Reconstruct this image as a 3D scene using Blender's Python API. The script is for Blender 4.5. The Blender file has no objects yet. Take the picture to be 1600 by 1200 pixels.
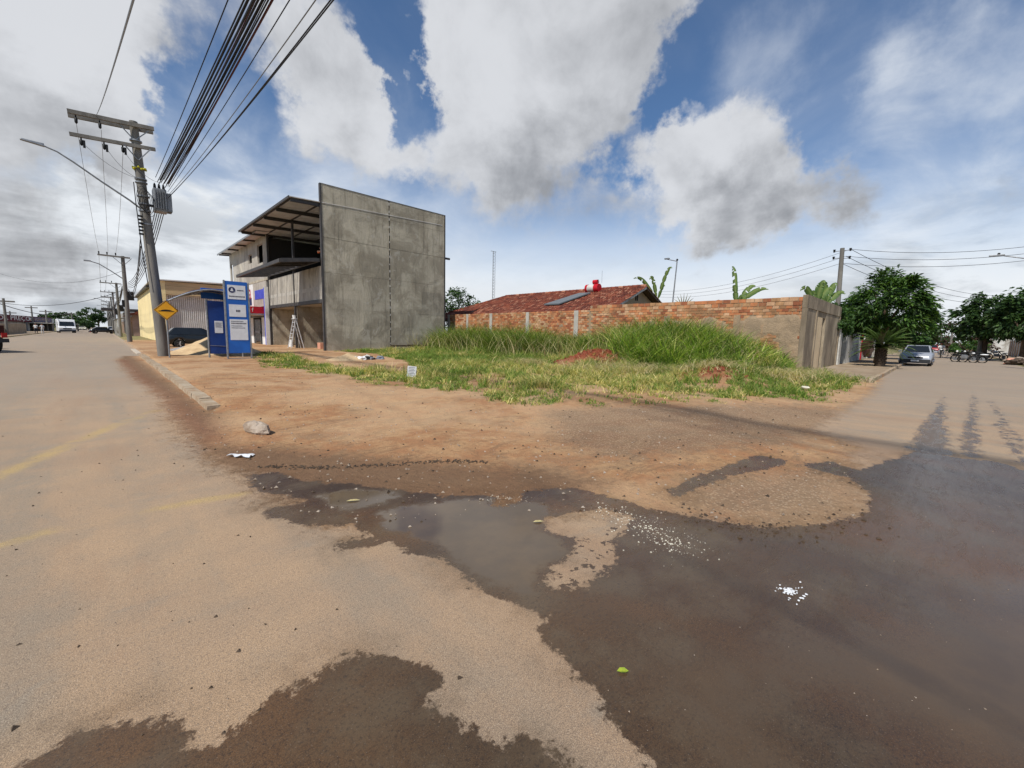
import bpy, bmesh, math, random
import numpy as np
from mathutils import Vector, Matrix
random.seed(7); rng = np.random.default_rng(11)
sc = bpy.context.scene
C = sc.collection
# ------------------------------------------------------------------ camera
F = 649.0; CH = 1.5                        # focal length in 1600-px units, eye height in metres
def _n(v): v = np.array(v, float); return v/np.linalg.norm(v)
_x = _n((667, 62, -F)); _y = _n((-640, 90, -F)); _z = _n(np.cross(_x, _y))
_m = _n(_x+_y); _q = _n(np.cross(_z, _m)); _x = _n(_m-_q); _y = _n(_m+_q)
ROT = np.array([_x, _y, _z])
cam_d = bpy.data.cameras.new('camera'); cam = bpy.data.objects.new('camera', cam_d); C.objects.link(cam)
cam_d.sensor_width = 36; cam_d.lens = F/1600*36; cam_d.clip_end = 6000; cam_d.clip_start = 0.05
cam.matrix_world = Matrix.Translation((0, 0, CH)) @ Matrix(ROT.tolist()).to_4x4()
sc.camera = cam
# ------------------------------------------------------------------ light
SUN_AZ = Vector((-1.0, -0.30, 0)).normalized(); SUN_EL = math.radians(52)
sun_dir = Vector((SUN_AZ.x*math.cos(SUN_EL), SUN_AZ.y*math.cos(SUN_EL), math.sin(SUN_EL)))
sd = bpy.data.lights.new('sun', 'SUN'); sd.energy = 4.6; sd.angle = math.radians(2.2); sd.color = (1.0, 0.95, 0.87)
so = bpy.data.objects.new('sun', sd); C.objects.link(so)
so.rotation_euler = sun_dir.to_track_quat('Z', 'Y').to_euler()
sc.view_settings.view_transform = 'Standard'; sc.view_settings.look = 'None'
sc.view_settings.exposure = 0.0; sc.view_settings.gamma = 1.0; sc.view_settings.use_curve_mapping = False

def ray(px, py): return ROT @ np.array([px-800.0, 600.0-py, -F])
def G(px, py, z=0.0):                        # photo pixel -> point on the ground
    r = ray(px, py); t = (z-CH)/r[2]; return (r[0]*t, r[1]*t)
def atX(px, py, X): r = ray(px, py); t = X/r[0]; return (X, r[1]*t, CH+r[2]*t)
def atY(px, py, Y): r = ray(px, py); t = Y/r[1]; return (r[0]*t, Y, CH+r[2]*t)
def D(px, py): r = ray(px, py); return tuple(_n(r))

# ------------------------------------------------------------------ node helper
class NT:
    def __init__(s, tree): s.t = tree; s.n = tree.nodes; s.l = tree.links
    def node(s, kind, **kw):
        nd = s.n.new(kind)
        for k, v in kw.items(): setattr(nd, k, v)
        return nd
    def inp(s, sock, v):
        if v is None: return
        if isinstance(v, bpy.types.NodeSocket): s.l.new(v, sock)
        else:
            if isinstance(v, (tuple, list)) and sock.type == 'RGBA' and len(v) == 3: v = (*v, 1)
            sock.default_value = v
    def math(s, op, a, b=None, c=None, clamp=False):
        nd = s.node('ShaderNodeMath', operation=op, use_clamp=clamp)
        s.inp(nd.inputs[0], a); s.inp(nd.inputs[1], b)
        if c is not None: s.inp(nd.inputs[2], c)
        return nd.outputs[0]
    def vmath(s, op, a, b=None, out=0, scale=None):
        nd = s.node('ShaderNodeVectorMath', operation=op)
        s.inp(nd.inputs[0], a)
        if b is not None: s.inp(nd.inputs[1], b)
        if scale is not None: s.inp(nd.inputs['Scale'], scale)
        return nd.outputs['Value'] if out == 'v' else nd.outputs[0]
    def mix(s, f, a, b, mode='MIX'):
        nd = s.node('ShaderNodeMix', data_type='RGBA', blend_type=mode)
        s.inp(nd.inputs[0], f); s.inp(nd.inputs[6], a); s.inp(nd.inputs[7], b)
        return nd.outputs[2]
    def mixf(s, f, a, b):
        nd = s.node('ShaderNodeMix', data_type='FLOAT')
        s.inp(nd.inputs[0], f); s.inp(nd.inputs[2], a); s.inp(nd.inputs[3], b)
        return nd.outputs[0]
    def rng(s, v, a, b, c=0.0, d=1.0, smooth=True):
        nd = s.node('ShaderNodeMapRange', interpolation_type='SMOOTHSTEP' if smooth else 'LINEAR')
        for i, x in enumerate((v, a, b, c, d)): s.inp(nd.inputs[i], x)
        return nd.outputs[0]
    def noise(s, vec, scale, detail=3, rough=0.55, dist=0.0, out=0):
        nd = s.node('ShaderNodeTexNoise')
        s.inp(nd.inputs['Vector'], vec); s.inp(nd.inputs['Scale'], scale)
        nd.inputs['Detail'].default_value = detail; nd.inputs['Roughness'].default_value = rough
        s.inp(nd.inputs['Distortion'], dist)
        return nd.outputs[out]
    def voro(s, vec, scale, feature='F1', out='Distance', rand=1.0):
        nd = s.node('ShaderNodeTexVoronoi', feature=feature)
        s.inp(nd.inputs['Vector'], vec); s.inp(nd.inputs['Scale'], scale); nd.inputs['Randomness'].default_value = rand
        return nd.outputs[out]
    def attr(s, name, out='Fac'):
        nd = s.node('ShaderNodeAttribute', attribute_name=name); return nd.outputs[out]
    def scale(s, vec, v3):
        nd = s.node('ShaderNodeMapping'); s.inp(nd.inputs[0], vec); nd.inputs['Scale'].default_value = v3; return nd.outputs[0]

# ------------------------------------------------------------------ sky
W = bpy.data.worlds.new('World'); sc.world = W; W.use_nodes = True
W.cycles.sampling_method = 'MANUAL'; W.cycles.sample_map_resolution = 512
W.node_tree.nodes.clear(); n = NT(W.node_tree)
out = n.node('ShaderNodeOutputWorld'); bg = n.node('ShaderNodeBackground')
n.l.new(bg.outputs[0], out.inputs[0])
sky = n.node('ShaderNodeTexSky', sky_type='NISHITA', sun_disc=False, sun_elevation=SUN_EL,
             sun_rotation=math.atan2(SUN_AZ.x, SUN_AZ.y), altitude=900, air_density=1.0, dust_density=0.6, ozone_density=2.5)
skyc = n.vmath('SCALE', sky.outputs[0], scale=0.085)
dirv = n.node('ShaderNodeTexCoord').outputs['Generated']
sep = n.node('ShaderNodeSeparateXYZ'); n.l.new(dirv, sep.inputs[0]); dz = sep.outputs[2]
zz = n.math('MAXIMUM', n.math('ADD', dz, 0.10), 0.03)
comb = n.node('ShaderNodeCombineXYZ')
n.l.new(n.math('DIVIDE', sep.outputs[0], zz), comb.inputs[0]); n.l.new(n.math('DIVIDE', sep.outputs[1], zz), comb.inputs[1])
P = comb.outputs[0]
warp = n.noise(dirv, 3.2, 7, 0.62, out=1)
warp2 = n.vmath('SCALE', n.vmath('SUBTRACT', warp, (0.5, 0.5, 0.5)), scale=0.42)
Dp = n.vmath('ADD', dirv, warp2)
f1 = n.noise(P, 1.1, 9, 0.60, 0.25)
f1b = n.noise(n.vmath('ADD', P, (0.16, 0.10, 0.0)), 1.1, 4, 0.55, 0.25)
cum = n.noise(dirv, 5.0, 9, 0.62, 0.15)
def blobs(lst):
    acc = None
    for (px, py, r, a) in lst:
        c = D(px, py)
        dist = n.vmath('DISTANCE', Dp, c, out='v')
        v = n.rng(dist, 0.0, r, a, 0.0)
        acc = v if acc is None else n.math('ADD', acc, v)
    return acc
cov = blobs([(60, 20, .34, 1.0), (180, 90, .24, .8), (20, 110, .26, .7), (-250, -150, .5, .8), (240, 50, .14, .5), (150, 160, .15, .4), (60, 250, .14, -.7), (250, 260, .14, -.6), (330, 330, .2, -.5), (130, 290, .16, -.5),
             (470, 60, .17, .8), (520, 130, .19, .9), (590, 210, .17, .75), (440, 30, .14, .5), (480, 170, .12, .5), (640, 240, .10, .4),
             (760, 60, .28, 1.0), (880, 60, .30, 1.0), (960, 30, .20, .7), (780, 170, .26, .9), (850, 240, .22, .7), (740, 260, .16, .5), (700, 110, .16, .5), (930, 130, .15, .5),
             (1090, 250, .20, .95), (1190, 230, .21, 1.05), (1040, 275, .15, .7), (1270, 285, .15, .9), (1210, 170, .12, .7), (1350, 300, .11, .7), (1140, 290, .16, .5), (1230, 320, .12, .4),
             (1170, 70, .13, .30), (1080, 140, .035, .5),
             (80, 390, .16, .5), (0, 380, .16, .5), (330, 370, .08, .5), (1560, 350, .10, .6), (1090, 410, .05, .55), (1230, 365, .06, .35), (1000, 320, .05, .25),
             (345, 80, .17, -1.3), (330, 180, .12, -1.1), (390, 240, .12, -.9), (460, 270, .10, -.8), (540, 290, .10, -.6), (640, 310, .12, -.5),
             (580, 30, .09, -1.3), (610, 90, .085, -1.5), (640, 160, .085, -1.4), (620, 130, .06, -.8),
             (1080, 80, .14, -.9), (1010, 170, .09, -1.0), (1060, 30, .1, -.7), (1300, 130, .26, -.9), (1450, 200, .3, -.7), (960, 250, .06, -.5)])
fm = n.math('ADD', n.math('MULTIPLY', f1, 0.40), n.math('MULTIPLY', cum, 0.60))
den = n.math('ADD', n.math('ADD', n.math('MULTIPLY', n.math('SUBTRACT', fm, 0.5), 1.9), cov), -0.16)
mask = n.rng(den, -0.12, 0.74)
dark = blobs([(110, 190, .18, .45), (0, 150, .14, .15), (230, 120, .1, .15), (70, 60, .22, -.7), (180, 60, .16, -.5), (820, 280, .17, .6), (900, 250, .17, .4), (720, 240, .15, .25), (900, 130, .28, .15),
              (1160, 310, .15, .6), (1300, 310, .12, .6), (1090, 300, .12, .35), (1200, 240, .2, .2), (480, 200, .2, .15), (560, 240, .12, .3),
              (60, 400, .18, .65), (1560, 360, .12, .6), (1090, 412, .06, .8), (1230, 365, .07, .5), (300, 400, .08, .4), (-400, -100, .6, .3)])
grad = n.math('MULTIPLY', n.math('SUBTRACT', f1, f1b), 1.3)
cumlow = n.noise(dirv, 4.5, 6, 0.6, 0.3)
shade = n.math('ADD', n.math('ADD', n.math('MULTIPLY', dark, 1.0), grad), n.math('MULTIPLY', n.math('SUBTRACT', cumlow, 0.5), 1.9))
shade = n.rng(shade, -0.25, 1.05)
ccol = n.mix(shade, (0.72, 0.735, 0.765), (0.30, 0.31, 0.33))
veil = n.noise(n.vmath('ADD', P, n.vmath('SCALE', dirv, scale=2.0)), 0.9, 7, 0.58, 0.5)
vr = blobs([(1470, 90, .10, .30), (1440, 30, .08, .2), (1570, 190, .20, .30), (1440, 310, .22, .30), (1190, 70, .12, .30), (560, 330, .32, .45), (300, 330, .3, .5), (100, 280, .3, .5), (1400, 120, .5, .06)])
hz = n.rng(dz, 0.05, 0.34, 1.0, 0.0)
veilm = n.math('ADD', n.math('MULTIPLY', n.rng(veil, 0.35, 0.75), n.math('ADD', 0.07, vr)), n.math('ADD', n.math('MULTIPLY', hz, 1.05), n.math('MULTIPLY', vr, 0.40)), clamp=True)
low = n.noise(n.scale(dirv, (2.4, 2.4, 7.5)), 2.2, 9, 0.60, 0.25)
leftg = n.rng(n.vmath('DISTANCE', dirv, D(60, 450), out='v'), 0.10, 0.62, 0.95, 0.0)
rightg = n.rng(n.vmath('DISTANCE', dirv, D(1560, 440), out='v'), 0.05, 0.45, 0.8, 0.0)
lrm = n.math('MULTIPLY', n.math('MAXIMUM', leftg, n.math('MAXIMUM', rightg, 0.12)), n.rng(dz, .10, .34, 1.0, 0.15))
veilc = n.mix(n.math('MULTIPLY', n.rng(low, 0.40, 0.62), lrm), (0.84, 0.88, 0.925), (0.42, 0.455, 0.50))
skyb = n.mix(1.0, skyc, (0.85, 1.15, 1.35), 'MULTIPLY')
skyb = n.mix(0.03, skyb, (0.5, 0.5, 0.55))
col = n.mix(veilm, skyb, veilc)
col = n.mix(n.math('MULTIPLY', mask, 0.95), col, ccol)
n.l.new(col, bg.inputs[0]); bg.inputs[1].default_value = 1.0

# ------------------------------------------------------------------ materials
def mat(name, col=(.5, .5, .5), rough=.8, spec=.3, metal=0.0, build=None, bump=None):
    m = bpy.data.materials.new(name); m.use_nodes = True
    t = NT(m.node_tree); b = m.node_tree.nodes['Principled BSDF']
    b.inputs['Base Color'].default_value = (*col, 1); b.inputs['Roughness'].default_value = rough
    b.inputs['Specular IOR Level'].default_value = spec; b.inputs['Metallic'].default_value = metal
    if build: build(t, b)
    return m
def pos(t): return t.node('ShaderNodeNewGeometry').outputs['Position']
def objc(t): return t.node('ShaderNodeTexCoord').outputs['Object']
def bump(t, b, h, strength=.4, dist=.02, normal=None):
    nd = t.node('ShaderNodeBump'); nd.inputs['Strength'].default_value = strength; nd.inputs['Distance'].default_value = dist
    t.inp(nd.inputs['Height'], h)
    if normal is not None: t.inp(nd.inputs['Normal'], normal)
    t.l.new(nd.outputs[0], b.inputs['Normal']); return nd.outputs[0]
def varied(name, c1, c2, scale=3.0, rough=.85, spec=.2, bs=.3, bd=.01, grain=60, stretch=(1, 1, 1), metal=0.0, lo=.35, hi=.65, c3=None):
    """two-tone weathered surface with fine grain"""
    def f(t, b):
        p = t.scale(pos(t), stretch)
        a = t.rng(t.noise(p, scale, 6, .62, .3), lo, hi)
        c = t.mix(a, c1, c2)
        if c3: c = t.mix(t.rng(t.noise(p, scale*.37, 5, .7, .5), .52, .68), c, c3)
        g = t.noise(pos(t), grain, 3, .7)
        c = t.mix(.5, c, t.mix(g, (.30, .30, .30), (.72, .72, .72)), 'OVERLAY')
        t.l.new(c, b.inputs['Base Color'])
        bump(t, b, t.math('ADD', g, t.noise(p, scale*4, 4, .6)), bs, bd)
    return mat(name, c1, rough, spec, metal, f)

M = {}
def concrete_build(t, b):
    p = pos(t)
    a = t.noise(p, .55, 8, .65, .6); s = t.noise(t.scale(p, (1.6, 1.6, .35)), 1.4, 7, .7, .4)
    nd_ = t.node('ShaderNodeTexVoronoi', distance='CHEBYCHEV'); t.inp(nd_.inputs['Vector'], t.vmath('ADD', t.scale(p, (.40, .40, .52)), t.vmath('SCALE', t.noise(p, 3.5, 5, .65, out=1), scale=.05))); nd_.inputs['Scale'].default_value = 1.0; nd_.inputs['Randomness'].default_value = .6
    blk = nd_.outputs['Color']; blk0 = t.voro(t.vmath('ADD', t.scale(p, (.42, .42, .5)), t.vmath('SCALE', t.noise(p, 2.5, 5, .65, out=1), scale=.13)), 1.0, out='Color', rand=.75); blk = t.node('ShaderNodeSeparateColor') if False else blk
    c = t.mix(t.rng(a, .40, .60), (.47, .425, .335), (.31, .275, .212))
    c = t.mix(t.math('MULTIPLY', t.rng(s, .5, .72), .6), c, (.19, .170, .132))
    drip = t.noise(t.scale(p, (4.5, 4.5, .22)), 1.0, 6, .7, .3); c = t.mix(t.math('MULTIPLY', t.rng(drip, .54, .70), .55), c, (.13, .115, .09))
    c = t.mix(t.math('MULTIPLY', t.rng(t.noise(p, 1.1, 8, .72, 1.2), .56, .66), .7), c, (.47, .435, .37))
    bw_ = t.node('ShaderNodeRGBToBW'); t.l.new(blk, bw_.inputs[0]); c = t.mix(.5, c, t.mix(bw_.outputs[0], (.34, .34, .34), (.66, .65, .62)), 'OVERLAY')
    g = t.noise(p, 45, 4, .7)
    c = t.mix(.45, c, t.mix(g, (.25, .25, .25), (.75, .75, .75)), 'OVERLAY')
    t.l.new(c, b.inputs['Base Color'])
    bump(t, b, t.math('ADD', t.math('MULTIPLY', s, 2), t.math('ADD', g, t.math('MULTIPLY', a, 3))), .7, .03)
M['concrete_dark'] = mat('concrete_weathered', rough=.92, spec=.15, build=concrete_build)
M['concrete'] = varied('concrete_panel', (.42, .39, .34), (.30, .275, .235), 1.3, c3=(.50, .46, .38), stretch=(1, 1, .5))
M['concrete_lt'] = varied('concrete_pale', (.46, .43, .38), (.36, .34, .30), 2.0)
M['pole'] = varied('pole_concrete', (.23, .215, .19), (.15, .14, .125), 2.0, stretch=(1, 1, .25), bs=.4, bd=.01)
M['steel'] = varied('black_steel', (.035, .034, .035), (.06, .052, .048), 4, rough=.55, spec=.4, bs=.1)
M['zinc'] = varied('roof_zinc', (.60, .58, .54), (.48, .45, .41), 1.5, rough=.55, spec=.4, bs=.05)
M['galv'] = varied('galvanised_steel', (.30, .31, .32), (.20, .21, .22), 6, rough=.45, spec=.5, metal=.4, bs=.05)
M['cable'] = mat('cable_black', (.012, .012, .014), .6, .3)
M['cable_red'] = mat('cable_reddish', (.09, .02, .018), .6, .3)
M['alu'] = mat('bare_wire', (.20, .21, .22), .45, .5, .5)
M['black'] = mat('black_paint', (.012, .012, .012), .6, .3)
M['rubber'] = varied('rubber', (.02, .02, .02), (.03, .028, .026), 9, rough=.85)
M['yellow_wall'] = varied('cream_wall_paint', (.83, .68, .36), (.74, .60, .32), .7, bs=.1, c3=(.70, .58, .33))
M['beige_fascia'] = varied('beige_fascia', (.55, .42, .24), (.46, .35, .20), 1.4, bs=.1, stretch=(.3, .3, 3))
M['white'] = varied('white_paint', (.78, .78, .76), (.66, .66, .63), 2.0, bs=.05, rough=.6)
M['white_dirty'] = varied('dirty_white_paint', (.58, .57, .53), (.40, .38, .34), 1.8, bs=.1, c3=(.28, .25, .21))
M['blue'] = varied('blue_panel', (.015, .13, .50), (.012, .105, .42), 1.8, rough=.45, spec=.4, bs=.03)
M['blue_dark'] = varied('dark_blue_panel', (.008, .035, .17), (.010, .045, .21), 1.8, rough=.45, spec=.4, bs=.03)
M['violet'] = varied('violet_blue_paint', (.05, .07, .42), (.07, .09, .48), 2, rough=.6, bs=.03)
M['red'] = varied('red_paint', (.48, .012, .025), (.38, .012, .02), 2, rough=.5, bs=.03)
M['navy'] = mat('navy_paint', (.02, .03, .10), .6)
M['paper'] = varied('paper_white', (.74, .75, .76), (.66, .67, .68), 4, bs=.02, rough=.7)
M['ink'] = mat('ink_grey', (.09, .09, .11), .8)
M['sign_yellow'] = varied('sign_yellow', (.85, .42, .015), (.78, .36, .012), 3, rough=.45, spec=.4, bs=.02)
M['sign_back'] = mat('sign_grey', (.3, .3, .3), .5)
M['glass'] = mat('dark_glass', (.015, .018, .02), .08, .6)
M['dark'] = mat('dark_interior', (.02, .019, .018), .9)  # near-black colour standing in for shade inside rooms and doorways
M['chrome'] = mat('chrome', (.6, .6, .6), .2, .5, .9)
M['car_dark'] = mat('car_paint_graphite', (.018, .022, .024), .22, .6, .2)
M['car_silver'] = mat('car_paint_silver', (.36, .38, .42), .32, .6, .2)
M['car_white'] = mat('car_paint_white', (.75, .76, .76), .3, .5)
M['car_cream'] = mat('car_paint_cream', (.70, .66, .50), .3, .5)
M['car_black'] = mat('car_paint_black', (.012, .013, .015), .2, .6)
M['car_red'] = mat('car_paint_red', (.30, .02, .02), .3, .5)
M['truck_red'] = varied('truck_rust_red', (.10, .02, .015), (.05, .015, .012), 3, rough=.5)
M['bumper'] = mat('bumper_plastic', (.03, .032, .036), .6)
M['lamp_glass'] = mat('lamp_glass', (.75, .75, .72), .1, .6)
M['lamp_red'] = mat('lamp_red', (.45, .02, .02), .2, .5)
M['lamp_orange'] = mat('lamp_orange', (.7, .22, .02), .2, .5)
BR = [((.52, .205, .09), (.37, .145, .065)), ((.54, .25, .12), (.40, .18, .085)), ((.60, .37, .22), (.42, .25, .145)), ((.36, .125, .06), (.23, .085, .045)), ((.50, .29, .15), (.26, .14, .07))]
M['bricks'] = [varied('fired_brick_%s' % k, a, b_, 1.7, rough=.93, bs=.5, bd=.012, c3=(.30, .165, .085)) for k, (a, b_) in zip(('orange', 'salmon', 'pale', 'deep', 'ochre'), BR)]
M['mortar'] = varied('mortar_plaster', (.35, .255, .165), (.26, .195, .13), 2.2, c3=(.42, .24, .12), bs=.8, bd=.03, grain=25)
M['tile'] = varied('roof_tile_clay', (.22, .062, .035), (.11, .035, .025), 1.6, rough=.9, bs=.3, c3=(.33, .12, .065), grain=18)
M['tile_lt'] = varied('roof_tile_pale', (.42, .22, .14), (.30, .12, .07), 3, rough=.9)
M['old_wall'] = varied('stained_old_wall', (.30, .24, .17), (.17, .135, .095), 1.2, stretch=(1.2, 1.2, .45), c3=(.42, .35, .25), bs=.5, bd=.02)
M['old_door'] = varied('old_timber', (.66, .52, .34), (.50, .38, .24), 2.5, stretch=(3, 3, .3), bs=.4)  # pale timber, its light tone also carries the sunlit look of the leaf
M['wood'] = varied('dark_timber', (.05, .035, .025), (.09, .065, .045), 3, stretch=(3, 3, .5))
M['sand'] = varied('yellow_sand', (.58, .42, .24), (.46, .32, .18), 2.2, bs=.6, bd=.02, grain=40)
M['gravel'] = varied('grey_gravel', (.42, .40, .38), (.25, .24, .23), 9, bs=.9, bd=.04, grain=25)
M['slab'] = varied('pale_slab', (.52, .45, .36), (.42, .35, .27), .9, bs=.2)
M['pave'] = varied('pavement_concrete', (.33, .25, .17), (.25, .185, .12), 1.0, bs=.4, c3=(.38, .31, .23))
M['kerb'] = varied('kerb_concrete', (.44, .36, .26), (.33, .24, .155), 2.6, bs=.8, bd=.02, c3=(.30, .17, .09), grain=30)
M['rock'] = varied('rough_stone', (.42, .35, .28), (.28, .21, .15), 5, bs=.9, bd=.02, grain=30)
M['skin'] = mat('skin', (.28, .13, .075), .6)
M['hair'] = mat('hair', (.02, .014, .01), .8)
M['cloth_orange'] = mat('cloth_orange', (.55, .12, .04), .9)
M['cloth_white'] = mat('cloth_white', (.7, .7, .68), .9)
M['cloth_grey'] = mat('cloth_grey', (.20, .22, .26), .9)
M['cloth_dark'] = mat('cloth_dark', (.03, .03, .045), .9)
M['bark'] = varied('bark', (.13, .09, .06), (.075, .052, .036), 4, stretch=(1, 1, .4), bs=.8, bd=.03)
M['stem_green'] = varied('banana_stem', (.22, .22, .09), (.13, .12, .05), 3, stretch=(1, 1, .4))
M['pink_wall'] = varied('pink_wall', (.52, .33, .27), (.42, .26, .21), 1)
M['grey_wall'] = varied('grey_house_wall', (.38, .36, .33), (.26, .24, .21), .8, c3=(.2, .17, .14))
M['beige_wall'] = varied('beige_low_wall', (.42, .34, .24), (.33, .26, .18), .8)
M['tan_gate'] = varied('tan_gate', (.34, .20, .11), (.24, .135, .07), 1, stretch=(3, 3, .3))
M['maroon'] = varied('maroon_fascia', (.13, .018, .028), (.09, .014, .022), .5)
M['plastic_blue'] = mat('pale_plastic', (.45, .5, .6), .35)
M['tape'] = mat('yellow_tape', (.55, .50, .02), .6)
M['debris_o'] = mat('salmon_rubble', (.60, .30, .20), .9)
M['panel'] = mat('solar_glass', (.10, .115, .125), .35, .5)

def foliage(name, trans=.25, rough=.55):
    def f(t, b):
        c = t.attr('Col', 'Color')
        t.l.new(c, b.inputs['Base Color'])
        tr = t.node('ShaderNodeBsdfTranslucent'); t.l.new(t.mix(1.0, c, (1.5, 1.6, .7), 'MULTIPLY'), tr.inputs[0])
        mx = t.node('ShaderNodeMixShader'); mx.inputs[0].default_value = trans
        t.l.new(b.outputs[0], mx.inputs[1]); t.l.new(tr.outputs[0], mx.inputs[2])
        o = t.n['Material Output']; t.l.new(mx.outputs[0], o.inputs[0])
    return mat(name, rough=rough, spec=.35, build=f)
M['leaf'] = foliage('leaf_green'); M['grass'] = foliage('grass_blade', .3, .7)
# ------------------------------------------------------------------ mesh helpers
def setp(o, label=None, cat=None, group=None, kind=None):
    if label: o['label'] = label
    if cat: o['category'] = cat
    if group: o['group'] = group
    if kind: o['kind'] = kind
    return o
class MB:
    """collects shapes; build() links them as one mesh object"""
    def __init__(s): s.v = []; s.f = []; s.m = []; s.sm = []
    def add(s, vs, fs, mi=0, smooth=False):
        k = len(s.v); s.v += [tuple(map(float, v)) for v in vs]
        for f in fs: s.f.append([k+i for i in f]); s.m.append(mi); s.sm.append(smooth)
        return s
    def box(s, x0, y0, z0, x1, y1, z1, mi=0):
        if x0 > x1: x0, x1 = x1, x0
        if y0 > y1: y0, y1 = y1, y0
        if z0 > z1: z0, z1 = z1, z0
        return s.add([(x0, y0, z0), (x1, y0, z0), (x1, y1, z0), (x0, y1, z0), (x0, y0, z1), (x1, y0, z1), (x1, y1, z1), (x0, y1, z1)],
                     [(3, 2, 1, 0), (4, 5, 6, 7), (0, 1, 5, 4), (1, 2, 6, 5), (2, 3, 7, 6), (3, 0, 4, 7)], mi)
    def hexa(s, b, t, mi=0):            # 4 bottom points, 4 top points
        return s.add(list(b)+list(t), [(3, 2, 1, 0), (4, 5, 6, 7), (0, 1, 5, 4), (1, 2, 6, 5), (2, 3, 7, 6), (3, 0, 4, 7)], mi)
    def bar(s, a, b, w, h=None, mi=0):   # rectangular bar between two points
        a = Vector(a); b = Vector(b); h = h or w; d = (b-a).normalized()
        up = Vector((0, 0, 1)) if abs(d.z) < .95 else Vector((0, 1, 0))
        r = d.cross(up).normalized()*w/2; u = r.cross(d).normalized()*h/2
        q = [-r-u, r-u, r+u, -r+u]
        return s.hexa([a+k for k in q], [b+k for k in q], mi)
    def tube(s, pts, r, seg=8, mi=0, cap=True):
        pts = [Vector(p) for p in pts]; rs = r if isinstance(r, (list, tuple)) else [r]*len(pts)
        base = len(s.v); vs = []
        for i, p in enumerate(pts):
            d = (pts[min(i+1, len(pts)-1)]-pts[max(i-1, 0)]).normalized()
            up = Vector((0, 0, 1)) if abs(d.z) < .9 else Vector((1, 0, 0))
            a = d.cross(up).normalized(); b = d.cross(a).normalized()
            for k in range(seg):
                t = 2*math.pi*k/seg; vs.append(p+(a*math.cos(t)+b*math.sin(t))*rs[i])
        fs = []
        for i in range(len(pts)-1):
            for k in range(seg):
                fs.append((i*seg+k, i*seg+(k+1) % seg, (i+1)*seg+(k+1) % seg, (i+1)*seg+k))
        s.add(vs, fs, mi, True)
        if cap:
            s.add([vs[k] for k in range(seg)], [tuple(range(seg))], mi); s.add([vs[-seg+k] for k in range(seg)], [tuple(range(seg-1, -1, -1))], mi)
        return s
    def prism(s, pts, d, mi=0):          # polygon extruded by vector d
        pts = [Vector(p) for p in pts]; d = Vector(d); k = len(pts)
        return s.add(pts+[p+d for p in pts], [tuple(range(k-1, -1, -1)), tuple(range(k, 2*k))]+[(i, (i+1) % k, k+(i+1) % k, k+i) for i in range(k)], mi)
    def blob(s, c, r, mi=0, seg=10, rings=6, jit=0.0, seed=0):
        rr = random.Random(seed); c = Vector(c); r = Vector(r) if not isinstance(r, (int, float)) else Vector((r, r, r))
        vs = [c+Vector((0, 0, -r.z))]
        for i in range(1, rings):
            a = -math.pi/2+math.pi*i/rings
            for k in range(seg):
                t = 2*math.pi*k/seg; j = 1+rr.uniform(-jit, jit)
                vs.append(c+Vector((r.x*math.cos(a)*math.cos(t)*j, r.y*math.cos(a)*math.sin(t)*j, r.z*math.sin(a)*j)))
        vs.append(c+Vector((0, 0, r.z))); fs = []
        for k in range(seg): fs.append((0, 1+(k+1) % seg, 1+k))
        for i in range(rings-2):
            for k in range(seg):
                a = 1+i*seg; fs.append((a+k, a+(k+1) % seg, a+seg+(k+1) % seg, a+seg+k))
        e = 1+(rings-2)*seg; tp = len(vs)-1
        for k in range(seg): fs.append((e+k, e+(k+1) % seg, tp))
        return s.add(vs, fs, mi, jit < .05)
    def mesh(s, name, mats, bevel=0.0):
        me = bpy.data.meshes.new(name); me.from_pydata(s.v, [], s.f)
        for m in (mats if isinstance(mats, (list, tuple)) else [mats]): me.materials.append(m)
        me.polygons.foreach_set('material_index', s.m); me.polygons.foreach_set('use_smooth', s.sm); me.update()
        if bevel:
            b = bmesh.new(); b.from_mesh(me); bmesh.ops.remove_doubles(b, verts=b.verts, dist=1e-5)
            bmesh.ops.bevel(b, geom=[e for e in b.edges if len(e.link_faces) == 2 and e.calc_face_angle(0) > .5], offset=bevel, segments=2, affect='EDGES', profile=.6)
            b.to_mesh(me); b.free()
        return me
    def build(s, name, mats, parent=None, bevel=0.0, loc=None):
        o = bpy.data.objects.new(name, s.mesh(name, mats, bevel)); C.objects.link(o)
        if parent: o.parent = parent
        if loc is not None: o.location = loc
        return o
def thing(name, label, cat, loc=(0, 0, 0), rz=0, group=None, kind=None):
    o = bpy.data.objects.new(name, None); C.objects.link(o); o.location = loc; o.rotation_euler = (0, 0, rz)
    o.empty_display_size = .2
    return setp(o, label, cat, group, kind)
def copy_tree(o, parent=None):
    c = o.copy(); C.objects.link(c); c.parent = parent
    for ch in [k for k in bpy.data.objects if k.parent == o]: copy_tree(ch, c)
    return c
def npmesh(name, V, Fc, mats, col=None, matidx=None, smooth=False):
    """V (n,3), Fc (m,k) arrays -> mesh"""
    me = bpy.data.meshes.new(name); nv = len(V); nf, k = Fc.shape
    me.vertices.add(nv); me.vertices.foreach_set('co', V.astype(np.float32).ravel())
    me.loops.add(nf*k); me.loops.foreach_set('vertex_index', Fc.astype(np.int32).ravel())
    me.polygons.add(nf); me.polygons.foreach_set('loop_start', np.arange(0, nf*k, k, dtype=np.int32))
    if matidx is not None: me.polygons.foreach_set('material_index', matidx.astype(np.int32))
    me.polygons.foreach_set('use_smooth', np.full(nf, smooth))
    for m in mats: me.materials.append(m)
    if col is not None:
        a = me.color_attributes.new('Col', 'FLOAT_COLOR', 'POINT')
        a.data.foreach_set('color', np.concatenate([col, np.ones((nv, 1))], 1).astype(np.float32).ravel())
    me.update(calc_edges=True); return me
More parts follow.
